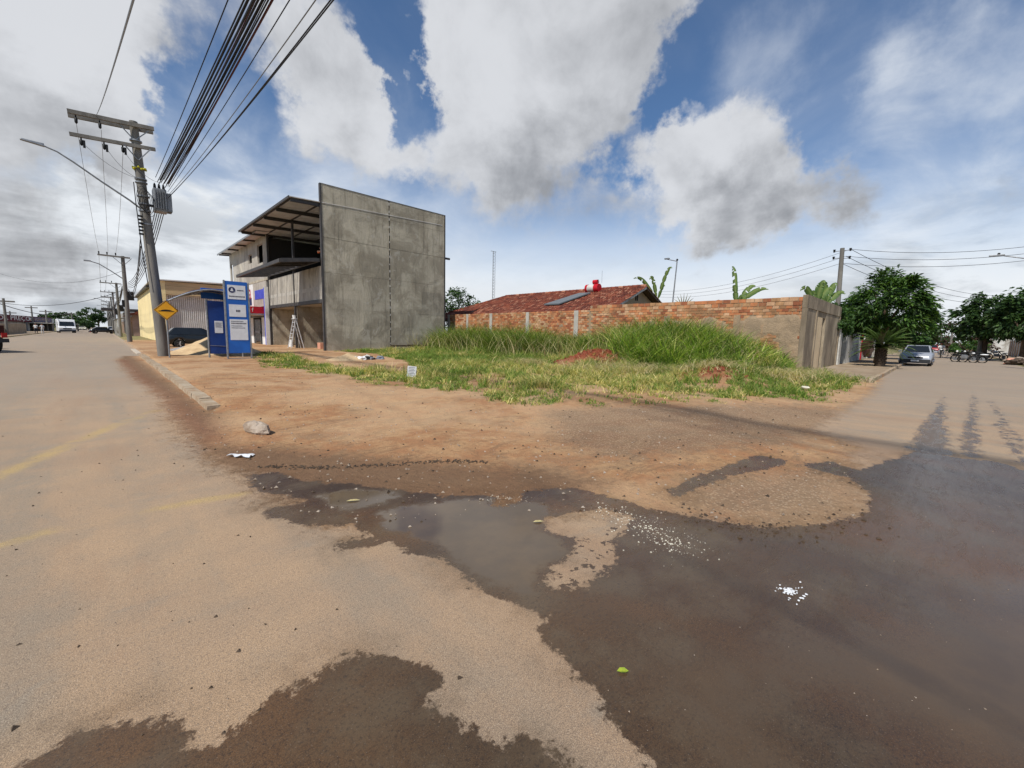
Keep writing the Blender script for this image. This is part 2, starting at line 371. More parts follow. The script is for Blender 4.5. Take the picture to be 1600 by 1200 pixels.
def text(name, s, size, m, parent, M4, depth=.004, sx=1.0):
    cu = bpy.data.curves.new(name, 'FONT'); cu.body = s; cu.size = size; cu.extrude = depth; cu.align_x = 'CENTER'; cu.align_y = 'CENTER'; cu.resolution_u = 3
    to = bpy.data.objects.new(name, cu); C.objects.link(to); bpy.context.view_layer.update()
    me = bpy.data.meshes.new_from_object(to.evaluated_get(bpy.context.evaluated_depsgraph_get())); bpy.data.objects.remove(to)
    me.transform(Matrix.Diagonal((sx, 1, 1, 1))); me.materials.clear(); me.materials.append(m)
    o = bpy.data.objects.new(name, me); C.objects.link(o); o.parent = parent; o.matrix_local = M4; return o
def face_my(x, y, z): return Matrix.Translation((x, y, z)) @ Matrix.Rotation(math.pi/2, 4, 'X')                      # lettering read by someone looking along +Y
def face_mx(x, y, z): return Matrix.Translation((x, y, z)) @ Matrix.Rotation(-math.pi/2, 4, 'Z') @ Matrix.Rotation(math.pi/2, 4, 'X')   # looking along +X

# ------------------------------------------------------------------ noise on arrays (value noise)
_perm = np.random.RandomState(5).rand(256, 256)
def vn(x, y, s=1.0, o=0):
    x = np.asarray(x)*s+37.3*o+500; y = np.asarray(y)*s+17.7*o+500
    xi = np.floor(x).astype(int); yi = np.floor(y).astype(int); fx = x-xi; fy = y-yi
    fx = fx*fx*(3-2*fx); fy = fy*fy*(3-2*fy); p = lambda a, b: _perm[a % 256, b % 256]
    return (p(xi, yi)*(1-fx)+p(xi+1, yi)*fx)*(1-fy)+(p(xi, yi+1)*(1-fx)+p(xi+1, yi+1)*fx)*fy
def fbm(x, y, s=1.0, o=0, n=4):
    t = 0; a = .5; w = 0
    for i in range(n): t = t+a*vn(x, y, s*2**i, o+i); w += a; a *= .5
    return t/w
def ss(x, a, b): t = np.clip((np.asarray(x)-a)/(b-a), 0, 1); return t*t*(3-2*t)
def sdf(X, Y, poly):
    """signed distance, positive inside"""
    P = np.array(poly, float); d = np.full(X.shape, 1e9); ins = np.zeros(X.shape, bool)
    lo = P.min(0)-3; hi = P.max(0)+3; m = (X > lo[0]) & (X < hi[0]) & (Y > lo[1]) & (Y < hi[1])
    x = X[m]; y = Y[m]; dd = np.full(x.shape, 1e9); ii = np.zeros(x.shape, bool)
    for i in range(len(P)):
        a = P[i]; b = P[(i+1) % len(P)]; e = b-a
        t = np.clip(((x-a[0])*e[0]+(y-a[1])*e[1])/max(e@e, 1e-9), 0, 1)
        dd = np.minimum(dd, np.hypot(x-a[0]-t*e[0], y-a[1]-t*e[1]))
        c = ((a[1] > y) != (b[1] > y)); 
        with np.errstate(divide='ignore', invalid='ignore'): xi = (b[0]-a[0])*(y-a[1])/(b[1]-a[1])+a[0]
        ii ^= c & (x < xi)
    d[m] = dd; ins[m] = ii
    return np.clip(np.where(ins, d, -d), -1.5, 1.5)
def line(X, Y, pts, w):
    P = np.array(pts, float); d = np.full(X.shape, 1e9)
    for a, b in zip(P[:-1], P[1:]):
        e = b-a; t = np.clip(((X-a[0])*e[0]+(Y-a[1])*e[1])/(e@e), 0, 1)
        d = np.minimum(d, np.hypot(X-a[0]-t*e[0], Y-a[1]-t*e[1]))
    return np.clip(w-d, -1.5, 1.5)
g = lambda L: [G(*p) for p in L]
def height(x, y):
    x = np.asarray(x, float); y = np.asarray(y, float)
    side = ss(x, 1.35, 1.6)*ss(y, 8.3, 9.6)
    corner = ss((x+y-9.0)/1.414, 0, 3.0)*ss(y, 1.5, 3.2)*ss(x, 1.2, 1.8)
    lot = np.maximum(side, corner)*(y > 1.4)*(x > 1.3)
    h = lot*(.10+.03*fbm(x, y, .8, 3))
    lim = ss(x, 1.6, 4)*ss(y, 1.8, 3)*ss(-x, -24, -22.2)
    h = h+lim*(.80*np.exp(-((x-17.2)/1.5)**2-((y-11.4)/1.7)**2)*(1+.35*(fbm(x, y, 2.2, 9)-.5)))
    h = h+lim*(.42*np.exp(-((x-15.3)/1.5)**2-((y-5.3)/1.1)**2)*(1+.4*(fbm(x, y, 2.5, 4)-.5)))
    h = h+(.55+.35*np.exp(-((y-9.0)/2.6)**2))*ss(x, 17.8, 20.5)*ss(-x, -24, -22.4)*ss(y, 3.6, 6.5)*ss(-y, -16, -12)
    h = h+.05*np.exp(-((x-6.2)/1.0)**2-((y-1.7)/.7)**2)
    h = h+lim*.05*(fbm(x, y, .45, 8)-.4)
    apron = ss((x+y-6.2)/1.414, 0, 2.0)*ss(x, .6, 1.6)*ss(y, .8, 2.0)
    return h+apron*.025*(fbm(x, y, 1.7, 2)-.3)

WET = g([(385, 742), (400, 770), (455, 775), (478, 782), (455, 790), (400, 796), (425, 812), (484, 823), (550, 820), (580, 837), (522, 848), (530, 864), (565, 856), (610, 850), (652, 869), (687, 872), (708, 890), (722, 907), (753, 925), (795, 942), (851, 960), (848, 976), (838, 992), (880, 1030), (905, 1062), (928, 1090), (965, 1130), (978, 1165), (1000, 1185), (1030, 1205), (1080, 1320), (2600, 1320), (2400, 800), (1700, 742), (1600, 735), (1560, 722), (1500, 715), (1430, 706), (1340, 735), (1300, 722), (1240, 728), (1330, 748), (1358, 772), (1352, 800), (1290, 818), (1200, 824), (1120, 815), (1060, 802), (1000, 790), (950, 775), (900, 762), (840, 765), (780, 772), (700, 775), (640, 768), (560, 757), (480, 752), (430, 738)])
HOLES = [g([(850, 812), (900, 800), (940, 796), (985, 806), (978, 828), (950, 845), (962, 872), (935, 903), (885, 922), (846, 920), (862, 892), (898, 862), (915, 846), (882, 836), (854, 828)]),
         g([(760, 757), (806, 753), (815, 765), (778, 768)]), g([(768, 775), (815, 770), (812, 786), (775, 792)])]
WET2 = g([(0, 1215), (80, 1160), (150, 1130), (200, 1122), (280, 1128), (308, 1142), (318, 1174), (350, 1152), (400, 1112), (430, 1085), (500, 1055), (520, 1030), (590, 1020), (650, 1028), (690, 1042), (690, 1065), (666, 1092), (700, 1118), (755, 1146), (800, 1155), (850, 1165), (900, 1185), (925, 1220), (900, 1330), (0, 1330)])
WET3 = g([(1040, 770), (1075, 748), (1130, 730), (1180, 716), (1232, 722), (1215, 733), (1140, 745), (1090, 764), (1060, 775)])
TR = [(g([(1425, 712), (1445, 675), (1473, 620)]), .09), (g([(1452, 710), (1462, 668), (1476, 628)]), .07), (g([(1492, 710), (1508, 660), (1521, 612)]), .07), (g([(1520, 706), (1524, 665), (1531, 618)]), .05), (g([(1600, 722), (1575, 685), (1560, 658)]), .08), (g([(1600, 700), (1568, 655), (1545, 625)]), .05)]
PUD = [g([(575, 800), (640, 785), (700, 778), (800, 776), (860, 790), (850, 815), (882, 842), (898, 858), (860, 895), (835, 935), (790, 925), (740, 900), (690, 862), (640, 842), (590, 826)]),
       g([(470, 772), (540, 762), (600, 764), (640, 774), (600, 788), (560, 797), (520, 800)]),
       g([(960, 1010), (1060, 980), (1200, 965), (1330, 955), (1500, 900), (1700, 860), (1900, 1000), (1900, 1330), (1100, 1330), (1060, 1200), (1000, 1100), (950, 1060)])]
PUD_HOLE = g([(1270, 1150), (1330, 1130), (1390, 1165), (1440, 1210), (1380, 1230), (1300, 1190)])
SOIL = g([(196, 556), (180, 562), (205, 590), (250, 622), (262, 652), (276, 680), (296, 700), (330, 727), (382, 745), (405, 772), (500, 815), (620, 830), (760, 800), (900, 800), (1000, 800), (1060, 812), (1180, 828), (1290, 822), (1360, 802), (1362, 770), (1320, 738), (1345, 700), (1270, 672), (1310, 645), (1360, 618), (1398, 590), (1360, 560)])
SOIL = SOIL[:-2]+[(24, 1.55), (24.2, 4.6), (24, 60), (12, 62), (1.45, 60), (1.42, 29)]
GRAVEL = g([(850, 645), (1000, 642), (1150, 640), (1280, 635), (1320, 650), (1230, 700), (1060, 712), (940, 715), (860, 690)])
MOIST2 = g([(178, 556), (210, 556), (238, 572), (300, 615), (350, 650), (345, 690), (300, 700), (270, 670), (250, 625), (200, 590), (178, 566)])
MOIST = g([(290, 690), (360, 695), (450, 698), (560, 710), (700, 722), (860, 732), (960, 752), (900, 790), (600, 800), (400, 790), (330, 735)])
GREY = g([(575, 900), (640, 690), (480, 640)])
PUDFAR = g([(78, 540), (90, 536.5), (99, 538.5), (90, 541)])

def axis(lo0, lo1, hi1, hi0, far0, far1):
    a = list(np.arange(lo1, hi1, .075)); s = .2; x = hi1
    while x < hi0: a.append(x); x += s
    st = s
    while x < far1: a.append(x); st *= 1.10; x += st
    a.append(far1); b = []; x = lo1; st = .075
    while x > far0: st *= 1.09; x -= st; b.append(x)
    return np.array(b[::-1]+a)
gx = axis(0, -2.5, 9.5, 24, -1500, 2600); gy = axis(0, -2.2, 10.5, 34, -1500, 2600)
XX, YY = np.meshgrid(gx, gy, indexing='ij'); ZZ = height(XX, YY)
swet = sdf(XX, YY, WET)
for h_ in HOLES: swet = np.minimum(swet, -sdf(XX, YY, h_))
for s_ in (sdf(XX, YY, WET2), sdf(XX, YY, WET3)): swet = np.maximum(swet, s_)
strk = np.maximum.reduce([line(XX, YY, p_, w_) for p_, w_ in TR[4:]]+[sdf(XX, YY, g(q_)) for q_ in ([(1476, 618), (1466, 628), (1438, 662), (1404, 714), (1492, 714), (1482, 665), (1478, 630)], [(1521, 610), (1512, 640), (1500, 668), (1496, 714), (1538, 716), (1531, 665), (1527, 630)])])
swat = np.maximum.reduce([sdf(XX, YY, p_) for p_ in PUD]+[sdf(XX, YY, PUDFAR)])
swat = np.minimum(swat, -sdf(XX, YY, PUD_HOLE)); swat = np.minimum(swat, swet)
ssoil = sdf(XX, YY, SOIL); sgrav = np.maximum(sdf(XX, YY, GRAVEL), sdf(XX, YY, g([(1070, 745), (1180, 735), (1300, 725), (1350, 760), (1345, 800), (1290, 815), (1180, 820), (1080, 800), (1040, 775)]))); smoist = np.maximum(sdf(XX, YY, MOIST), sdf(XX, YY, MOIST2)-.05)
syel = np.maximum(line(XX, YY, g([(-60, 770), (0, 742), (60, 717), (120, 690), (180, 664), (250, 640)]), .13), line(XX, YY, g([(-60, 870), (0, 852), (80, 830), (200, 805), (300, 785), (380, 772)]), .10))
far = ((XX < -8.0) | (YY < -4.6) | ((XX > 24) & (YY > 1.6)) | ((XX > 1.5) & (YY > 60))) & (ssoil < .02)
far &= ~((XX < 1.2) & (XX > -8) & (YY > -3)); 
sfar = np.where(far, 1.0, -1.0)
# grass cover
GR = [g([(388, 552), (400, 578), (470, 583), (500, 592), (570, 607), (660, 616), (740, 630), (800, 642), (900, 640), (1000, 644), (1100, 637), (1200, 634), (1300, 630), (1368, 605), (1372, 590)])+[(21.5, 1.75), (21.6, 4.3), (22.5, 5), (22.5, 34), (12, 29.6), (9.5, 29.0), (7.5, 27)]]
BARE = [(g([(470, 548), (590, 556), (640, 568), (660, 585), (620, 588), (560, 584), (520, 578), (470, 570), (440, 556)]), 1.25), (g([(430, 585), (520, 590), (560, 600), (560, 612), (430, 600)]), .7), (g([(690, 600), (800, 608), (820, 622), (740, 626), (680, 612)]), .7), (g([(1040, 608), (1180, 612), (1180, 622), (1050, 622)]), .6)]
sgr = sdf(XX, YY, GR[0])
def grass_density(x, y):
    x = np.asarray(x, float); y = np.asarray(y, float)
    d = sdf(x, y, GR[0])+.9*(fbm(x, y, 1.3, 21)-.5)
    v = ss(d, -.1, .5)
    for p_, a_ in BARE: v = v*np.clip(1-a_*ss(sdf(x, y, p_)+.6*(fbm(x, y, 1.8, 31)-.5), 0, .4), 0, 1)
    v = v*(1-.95*np.exp(-(((x-16.4)/1.5)**2+((y-11.9)/1.9)**2)**2))*(1-.9*np.exp(-(((x-14.6)/1.2)**2+((y-5.5)/1.0)**2)**2))
    v = v*(1-.8*ss(fbm(x, y, .7, 41), .55, .68)*ss(-x-y, -24, -20))
    v = np.where((x < 2.0) | (y < 1.9), v*.3, v)
    return v*ss(fbm(x, y, 2.3, 51), .30, .50)
GD = grass_density(XX, YY)

nx, ny = XX.shape; idx = np.arange(nx*ny).reshape(nx, ny)
Q = np.stack([idx[:-1, :-1], idx[1:, :-1], idx[1:, 1:], idx[:-1, 1:]], -1).reshape(-1, 4)
V = np.stack([XX, YY, ZZ], -1).reshape(-1, 3)
def cellv(a): return ((a[:-1, :-1]+a[1:, :-1]+a[1:, 1:]+a[:-1, 1:])/4).reshape(-1)
cw = cellv(swat); cs = cellv(ssoil); cf = cellv(sfar)
which = np.where(cf > 0, 3, np.where(cw > .03, 2, np.where(cs > 0, 1, 0)))
def ground_build(t, b):
    p = pos(t)
    w = t.attr('wet'); s = t.attr('soil'); wa = t.attr('water'); gr = t.attr('gravel'); mo = t.attr('moist'); ye = t.attr('yellow'); gd = t.attr('grassy'); fa = t.attr('farland')
    n1 = t.noise(p, 2.2, 8, .66); n2 = t.noise(p, .35, 5, .6, .5); n3 = t.noise(p, 11, 6, .7); grain = t.noise(p, 190, 3, .8); n4 = t.noise(p, 34, 4, .7)
    dn = lambda k, off=0: t.math('MULTIPLY', t.math('SUBTRACT', t.math('ADD', t.math('MULTIPLY', n1, .55), t.math('MULTIPLY', n3, .45)), .5), k)
    n5 = t.noise(p, 7.0, 9, .76, .2); isl = t.math('MULTIPLY', t.rng(t.attr('island'), -.05, .10), t.rng(t.noise(p, 13, 3, .6), .56, .66, 0, .34)); wedge = t.math('ADD', t.math('ADD', isl, t.math('MULTIPLY', t.math('SUBTRACT', n5, .5), .36)), t.math('MULTIPLY', t.math('SUBTRACT', t.noise(p, 34, 4, .75), .5), .10))
    wm = t.rng(t.math('ADD', w, wedge), -.012, .022)
    tn = t.noise(t.scale(p, (1.0, 1.8, 1)), 3.5, 8, .75, .4); wm = t.math('MAXIMUM', wm, t.math('MULTIPLY', t.rng(t.math('ADD', t.attr('track'), t.math('MULTIPLY', t.math('SUBTRACT', tn, .53), .85)), -.02, .06), .85))
    sm = t.rng(t.math('ADD', s, dn(1.6)), -.20, .22)
    mm = t.rng(t.math('ADD', mo, dn(1.2)), -.3, .35)
    gm = t.rng(t.math('ADD', gr, dn(2.0)), -.4, .5)
    wt = t.rng(t.math('ADD', wa, dn(.55)), .0, t.mixf(t.rng(t.attr('bigpud'), 0, .2), .10, .55))
    # dry asphalt: dusty tan, grey where swept
    tire = t.noise(t.scale(p, (1.3, .10, 1)), 1.2, 5, .6, .2)
    a = t.mix(t.rng(n2, .35, .65), (.44, .305, .195), (.55, .375, .225))
    swept = t.math('MULTIPLY', t.rng(t.math('ADD', t.math('MULTIPLY', n1, .4), t.math('MULTIPLY', tire, .6)), .42, .64), .75)
    a = t.mix(swept, a, (.33, .275, .205))
    a = t.mix(t.math('MULTIPLY', t.rng(t.noise(p, .9, 6, .7, 1.0), .52, .70), .6), a, (.30, .275, .225))
    a = t.mix(t.math('MULTIPLY', t.rng(t.noise(t.scale(p, (.9, .22, 1)), .8, 5, .65, .8), .50, .66), .55), a, (.43, .265, .155))
    a = t.mix(t.math('MULTIPLY', t.rng(t.math('ADD', ye, dn(.22)), -.02, .10), t.math('MULTIPLY', .75, t.rng(t.noise(p, 1.3, 6, .75, .5), .38, .58))), a, (.60, .42, .16))
    a = t.mix(t.math('MULTIPLY', t.rng(grain, .40, .60), .62), a, (.13, .098, .075)); a = t.mix(t.math('MULTIPLY', t.rng(t.noise(p, 55, 4, .8), .50, .64), .5), a, (.17, .13, .098))
    sp = t.voro(p, 95); a = t.mix(t.math('MULTIPLY', t.rng(sp, .06, .24, 1, 0), .55), a, (.68, .56, .43))
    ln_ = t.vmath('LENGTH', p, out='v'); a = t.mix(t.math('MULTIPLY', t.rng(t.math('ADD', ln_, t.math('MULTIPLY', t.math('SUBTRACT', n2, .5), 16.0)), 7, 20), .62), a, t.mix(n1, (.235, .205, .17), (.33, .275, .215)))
    # soil
    so_ = t.mix(t.rng(n1, .38, .62), (.36, .18, .085), (.45, .27, .135))
    so_ = t.mix(t.math('MULTIPLY', t.rng(n3, .46, .66), .6), so_, (.26, .145, .075))
    so_ = t.mix(t.math('MULTIPLY', t.rng(t.noise(t.scale(p, (1, 1, 1)), .8, 7, .72, 1.0), .50, .62), .5), so_, (.25, .175, .105)); so_ = t.mix(t.math('MULTIPLY', t.rng(t.noise(t.scale(p, (.6, 1.6, 1)), 1.3, 9, .78, 1.4), .53, .60), .55), so_, (.19, .115, .065))
    so_ = t.mix(t.math('MULTIPLY', t.rng(n2, .42, .58), .45), so_, (.58, .40, .235))
    gv = t.mix(t.rng(t.voro(p, 30), .1, .45), (.44, .34, .235), (.16, .112, .075))
    so_ = t.mix(t.math('MULTIPLY', gm, .62), so_, gv)
    so_ = t.mix(t.math('MULTIPLY', t.rng(grain, .45, .7), .35), so_, (.14, .075, .04))
    so_ = t.mix(t.math('MULTIPLY', t.rng(t.voro(p, 26), .05, .13, 1, 0), t.rng(n4, .5, .56)), so_, (.55, .45, .34))
    so_ = t.mix(t.math('MULTIPLY', mm, .85), so_, t.mix(n3, (.20, .115, .062), (.105, .060, .034)))
    red = t.attr('redsoil'); so_ = t.mix(red, so_, t.mix(n3, (.30, .075, .035), (.16, .038, .02)))
    so_ = t.mix(t.math('MULTIPLY', gd, .75), so_, t.mix(n3, (.10, .115, .03), (.24, .19, .085)))
    c = t.mix(sm, a, so_)
    land = t.mix(t.rng(n2, .4, .6), (.12, .15, .05), (.28, .20, .11)); c = t.mix(t.rng(fa, -.2, .2), c, land)
    # wet film and standing muddy water
    wc = t.mix(1.0, c, t.mix(t.rng(n2, .4, .6), (.205, .165, .115), (.29, .22, .145)), 'MULTIPLY')
    wc = t.mix(t.math('MULTIPLY', t.rng(n1, .42, .66), .6), wc, (.115, .080, .045)); wc = t.mix(t.math('MULTIPLY', t.rng(t.noise(p, 60, 4, .8), .50, .66), .55), wc, (.018, .014, .011)); wc = t.mix(t.math('MULTIPLY', t.rng(t.voro(p, 70), .05, .18, 1, 0), .42), wc, (.22, .18, .14))
    chips = t.math('MULTIPLY', t.rng(t.voro(p, 48), .10, .20, 1, 0), t.math('MULTIPLY', t.rng(t.attr('chips'), -.02, .12), t.rng(n3, .47, .52)))
    wc = t.mix(chips, wc, (.62, .56, .46))
    damp = t.math('MULTIPLY', t.rng(t.math('ADD', w, wedge), -.30, .0), t.math('ADD', .25, t.math('MULTIPLY', t.rng(n1, .45, .6), .75)))
    c = t.mix(t.math('MULTIPLY', damp, .45), c, t.mix(1.0, c, (.52, .43, .34), 'MULTIPLY'))
    c = t.mix(wm, c, wc)
    c = t.mix(wt, c, t.mix(t.rng(n1, .35, .65), (.118, .080, .046), (.09, .063, .040)))
    t.l.new(c, b.inputs['Base Color'])
    r = t.mixf(wm, .92, t.mixf(t.rng(t.noise(t.scale(p, (1.0, 4.5, 1)), 2.2, 7, .72, .6), .38, .6), .05, .28)); r = t.mixf(t.math('MULTIPLY', mm, t.math('MULTIPLY', sm, .5)), r, .55); r = t.mixf(wt, r, .06)
    t.l.new(r, b.inputs['Roughness'])
    t.l.new(t.mixf(wm, .2, .5), b.inputs['Specular IOR Level'])
    dry = t.math('SUBTRACT', 1.0, wt)
    hh = t.math('ADD', t.math('MULTIPLY', grain, .40), t.math('ADD', t.math('MULTIPLY', n4, t.math('ADD', .22, t.math('MULTIPLY', sm, .6))), t.math('MULTIPLY', t.math('MULTIPLY', n3, t.math('ADD', .25, t.math('MULTIPLY', sm, 2.6))), 1.0)))
    nd = t.node('ShaderNodeBump'); nd.inputs['Distance'].default_value = .014
    t.inp(nd.inputs['Height'], hh); t.inp(nd.inputs['Strength'], t.math('MULTIPLY', dry, t.mixf(wm, .8, .22)))
    t.l.new(nd.outputs[0], b.inputs['Normal'])
M['ground'] = mat('ground_surface', rough=.9, build=ground_build)
redm = (np.exp(-((XX-16.9)/1.7)**2-((YY-11.6)/2.0)**2)*1.2+np.exp(-((XX-14.6)/1.2)**2-((YY-5.4)/.9)**2)*.7+.7*line(XX, YY, g([(190, 562), (215, 590), (300, 660), (345, 690)]), .35).clip(0, 1)).clip(0, 1)
chips = np.maximum(line(XX, YY, g([(960, 800), (1000, 815), (1060, 845)]), .22), line(XX, YY, g([(1205, 925), (1240, 918)]), .05))
ATT = dict(island=np.minimum(sdf(XX, YY, HOLES[0]), -sdf(XX, YY, g([(840, 800), (935, 800), (900, 850), (860, 930), (840, 930)]))-.0), bigpud=sdf(XX, YY, g([(900, 940), (1900, 840), (1900, 1400), (1000, 1400)])), track=strk, wet=swet, soil=ssoil, water=swat, gravel=sgrav, moist=smoist, yellow=syel, grassy=GD*.9, farland=sfar, redsoil=redm, chips=chips)
def submesh(name, sel, label=None):
    q = Q[sel]; u, inv = np.unique(q, return_inverse=True); me = npmesh(name, V[u], inv.reshape(-1, 4), [M['ground']], smooth=True)
    for k, a in ATT.items():
        at = me.attributes.new(k, 'FLOAT', 'POINT'); at.data.foreach_set('value', a.reshape(-1)[u].astype(np.float32))
    o = bpy.data.objects.new(name, me); C.objects.link(o); return setp(o, kind='structure')
submesh('road', which == 0); submesh('dirt_lot', which == 1); submesh('puddle', which == 2); submesh('terrain', which == 3)
# ================================================================== STRUCTURES, LEFT STREET
V3 = Vector
def sag(a, b, s, n=14):
    a = V3(a); b = V3(b)
    return [a.lerp(b, i/n)-V3((0, 0, s*4*(i/n)*(1-i/n))) for i in range(n+1)]
# kerb of single stones along the dirt corner
kerb = thing('kerb', loc=(1.38, 9.3, 0), label=None, cat=None, kind='structure')
y = 0.0; k = 0
while y < 19.2:
    L = .95+.1*random.random(); h = .105+.012*random.random(); w = .22+.02*random.random()
    mb = MB(); seg = 5
    for i in range(seg):
        a = L*i/seg+(.006 if i == 0 else 0); b_ = L*(i+1)/seg-(.006 if i == seg-1 else 0)
        j = random.uniform(-.004, .004)
        mb.hexa([(-w/2, a, -.1), (w/2, a, -.1), (w/2, b_, -.1), (-w/2, b_, -.1)], [(-w/2+.03, a, h+j), (w/2, a, h+j), (w/2, b_, h+j), (-w/2+.03, b_, h+j)])
    o = mb.build('kerb_stone', M['kerb'], kerb); o.location = (random.uniform(-.012, .012)-.0008*y, y, -.02*(k == 0)); o.rotation_euler = (0, 0, random.uniform(-.01, .01))
    y += L; k += 1
x0, y0 = G(402, 676)
rk = MB().blob((0, 0, 0), (.11, .30, .11), seg=12, rings=7, jit=.13, seed=3).build('kerb_fragment', M['rock'], loc=(x0, y0, .06)); rk.rotation_euler = (0, 0, .25)
setp(rk, 'broken pale kerb block lying alone beyond the end of the kerb', 'stone')

# driveway slabs and pavement by the cream warehouse
for nm, (xa, ya, xb, yb), m_ in (('driveway', (1.25, 31.0, 9.9, 37.6), 'slab'), ('pavement', (1.5, 41.5, 12, 130), 'pave'), ('pavement', (-15, 60, -8.1, 150), 'pave')):
    setp(MB().box(xa, ya, -.05, xb, yb, .10 if nm == 'pavement' else .06).build(nm, M[m_], bevel=.02), kind='structure')

# ------------------------------------------------------------------ utility poles
def insulator(mb_):
    return mb_.tube([(0, 0, 0), (0, 0, -.10), (0, 0, -.12), (0, 0, -.30), (0, 0, -.34)], [.02, .03, .055, .05, .02], 8)
def pole_main():
    t = thing('utility_pole', 'tall leaning concrete pole with two crossarms, transformer and street lamp, behind the yellow diamond sign', 'utility pole', (2.08, 26.6, 0), group='utility poles along the wide street')
    top = V3((-.46, 0, 10.78)); pt = lambda z: top*(z/10.78)
    MB().tube([(0, 0, -.3), pt(3), pt(6), pt(9), top], [.235, .215, .195, .17, .15], 20).build('shaft', M['pole'], t)
    def arm(za, zb, yy, h):
        mb = MB(); mb.bar(V3((-2.54, yy, za)), V3((.23, yy, zb)), .11, h); return mb.build('crossarm', M['pole'], t)
    arm(10.40, 10.62, -.24, .16); arm(10.40, 10.62, .24, .16); arm(9.50, 9.72, -.24, .14)
    for (a, b) in (((-1.0, -.2, 10.5), (-.50, -.16, 9.95)), ((.10, -.2, 10.55), (-.40, -.16, 10.0)), ((-.85, -.3, 9.6), (-.42, -.18, 9.1)), ((.05, -.3, 9.66), (-.38, -.18, 9.1))):
        MB().bar(a, b, .035).build('brace', M['galv'], t)
    for xx, z0 in ((-2.30, 10.32), (-1.58, 10.36), (-2.20, 9.47), (-1.50, 9.52), (-.90, 9.58)):
        o = insulator(MB()).build('insulator', M['black'], t, loc=(xx, -.24, z0))
        if z0 < 10: MB().box(-.03, -.03, -.42, .05, .03, -.12).build('fuse_cutout', M['black'], t, loc=(xx+.07, -.3, z0))
    for zc in (9.95, 8.3, 8.15, 7.55, 7.2, 6.9, 6.3):
        p = pt(zc); MB().tube([(p.x, 0, zc-.03), (p.x, 0, zc+.03)], .225, 14).build('steel_band', M['galv'], t)
    mb = MB()
    for i in range(14):
        a = i*.45; p = pt(8.75); mb.blob((p.x+.22*math.cos(a), .22*math.sin(a), 8.75+.04*math.sin(i*2.1)), .05, seg=6, rings=4)
    mb.build('yellow_tape', M['tape'], t)
    # transformer with fins and bushings
    tr = MB(); tr.box(.02, -.30, 6.95, .52, .30, 8.0).build('transformer', M['galv'], t, bevel=.05)
    tro = t.children[-1] if t.children else None
    tro = [o for o in bpy.data.objects if o.name.startswith('transformer')][-1]
    for i in range(7):
        MB().box(.53, -.27+i*.09, 7.02, .70, -.25+i*.09, 7.85).build('cooling_fin', M['galv'], tro)
    for i in range(5):
        MB().box(.08+i*.09, -.42, 7.05, .10+i*.09, -.305, 7.9).build('cooling_fin', M['galv'], tro)
    for i in range(3):
        MB().tube([(.12+i*.16, 0, 8.0), (.12+i*.16, 0, 8.05), (.12+i*.16, 0, 8.2), (.12+i*.16, 0, 8.28)], [.05, .06, .045, .015], 8).build('bushing', M['black'], tro)
    MB().bar((-.32, 0, 7.2), (.1, 0, 7.2), .1).build('hanger', M['steel'], t)
    # secondary rack and coils on the shaft
    for i in range(6): MB().tube([(-.42-.0*i, -.22, 6.6-.16*i), (-.58, -.26, 6.6-.16*i)], .045, 8).build('spool', M['black'], t)
    mb = MB()
    for i in range(5):
        pts = [(-.36+.06*i+.20*math.cos(a), -.26-.02*i, 7.45-.08*i+.5*math.sin(a)) for a in np.linspace(0, 2*math.pi, 16)]; mb.tube(pts, .012, 5, cap=False)
    mb.build('cable_coil', M['cable'], t)
    mb = MB(); mb.tube([(-.62, -.1, 8.1), (-.60, -.2, 7), (-.52, -.22, 5), (-.40, -.24, 3.4)], .02, 6); mb.build('down_cable', M['cable'], t)
    # street lamp
    lp = MB().tube([(-.30, -.1, 6.85), (-.80, -.1, 7.25), (-1.7, -.1, 7.85), (-2.5, -.1, 8.42), (-2.95, -.1, 8.70), (-3.4, -.1, 8.84)], [.04, .04, .036, .033, .03, .028], 8).build('lamp_arm', M['galv'], t)
    MB().hexa([(-3.95, -.20, 8.86), (-3.3, -.19, 8.78), (-3.3, -.01, 8.78), (-3.95, 0, 8.86)], [(-3.90, -.17, 8.92), (-3.3, -.17, 8.90), (-3.3, -.03, 8.90), (-3.90, -.03, 8.92)]).build('lamp_head', M['galv'], t, bevel=.015)
    return t
pole_main()
def pole_far(x, y, h, label, lampz, arm_l=2.6, kind=0):
    t = thing('utility_pole', label, 'utility pole', (x, y, 0), group='utility poles along the wide street')
    MB().tube([(0, 0, -.2), (0, 0, h*.5), (0, 0, h)], [.20, .17, .13], 12).build('shaft', M['pole'], t)
    MB().bar((-arm_l, -.15, h-.10), (.5, -.15, h-.13), .11, .13).build('crossarm', M['pole'], t)
    for xx in (-arm_l+.1, -arm_l*.62, -arm_l*.28):
        MB().tube([(xx, -.15, h-.02), (xx, -.15, h+.20)], [.05, .06], 6).build('insulator', M['black'], t)
    MB().bar((-.7, -.16, h-.15), (-.1, -.14, h-.75), .04).build('brace', M['galv'], t); MB().bar((.6, -.16, h-.15), (.1, -.14, h-.75), .04).build('brace', M['galv'], t)
    if kind:
        MB().bar((-arm_l, -.15, h-1.1), (.5, -.15, h-1.12), .10, .11).build('crossarm', M['pole'], t)
    if lampz:
        MB().tube([(-.1, 0, lampz), (-.9, 0, lampz+.65), (-1.6, 0, lampz+1.15), (-2.1, 0, lampz+1.3)], .045, 6).build('lamp_arm', M['galv'], t)
        MB().box(-2.55, -.12, lampz+1.28, -2.1, .12, lampz+1.38).build('lamp_head', M['galv'], t)
    MB().box(.14, -.18, h*.50, .55, .18, h*.60).build('junction_box', M['black'], t)
    MB().box(-.32, -.12, h*.42, -.12, .12, h*.50).build('junction_box', M['black'], t)
    return t
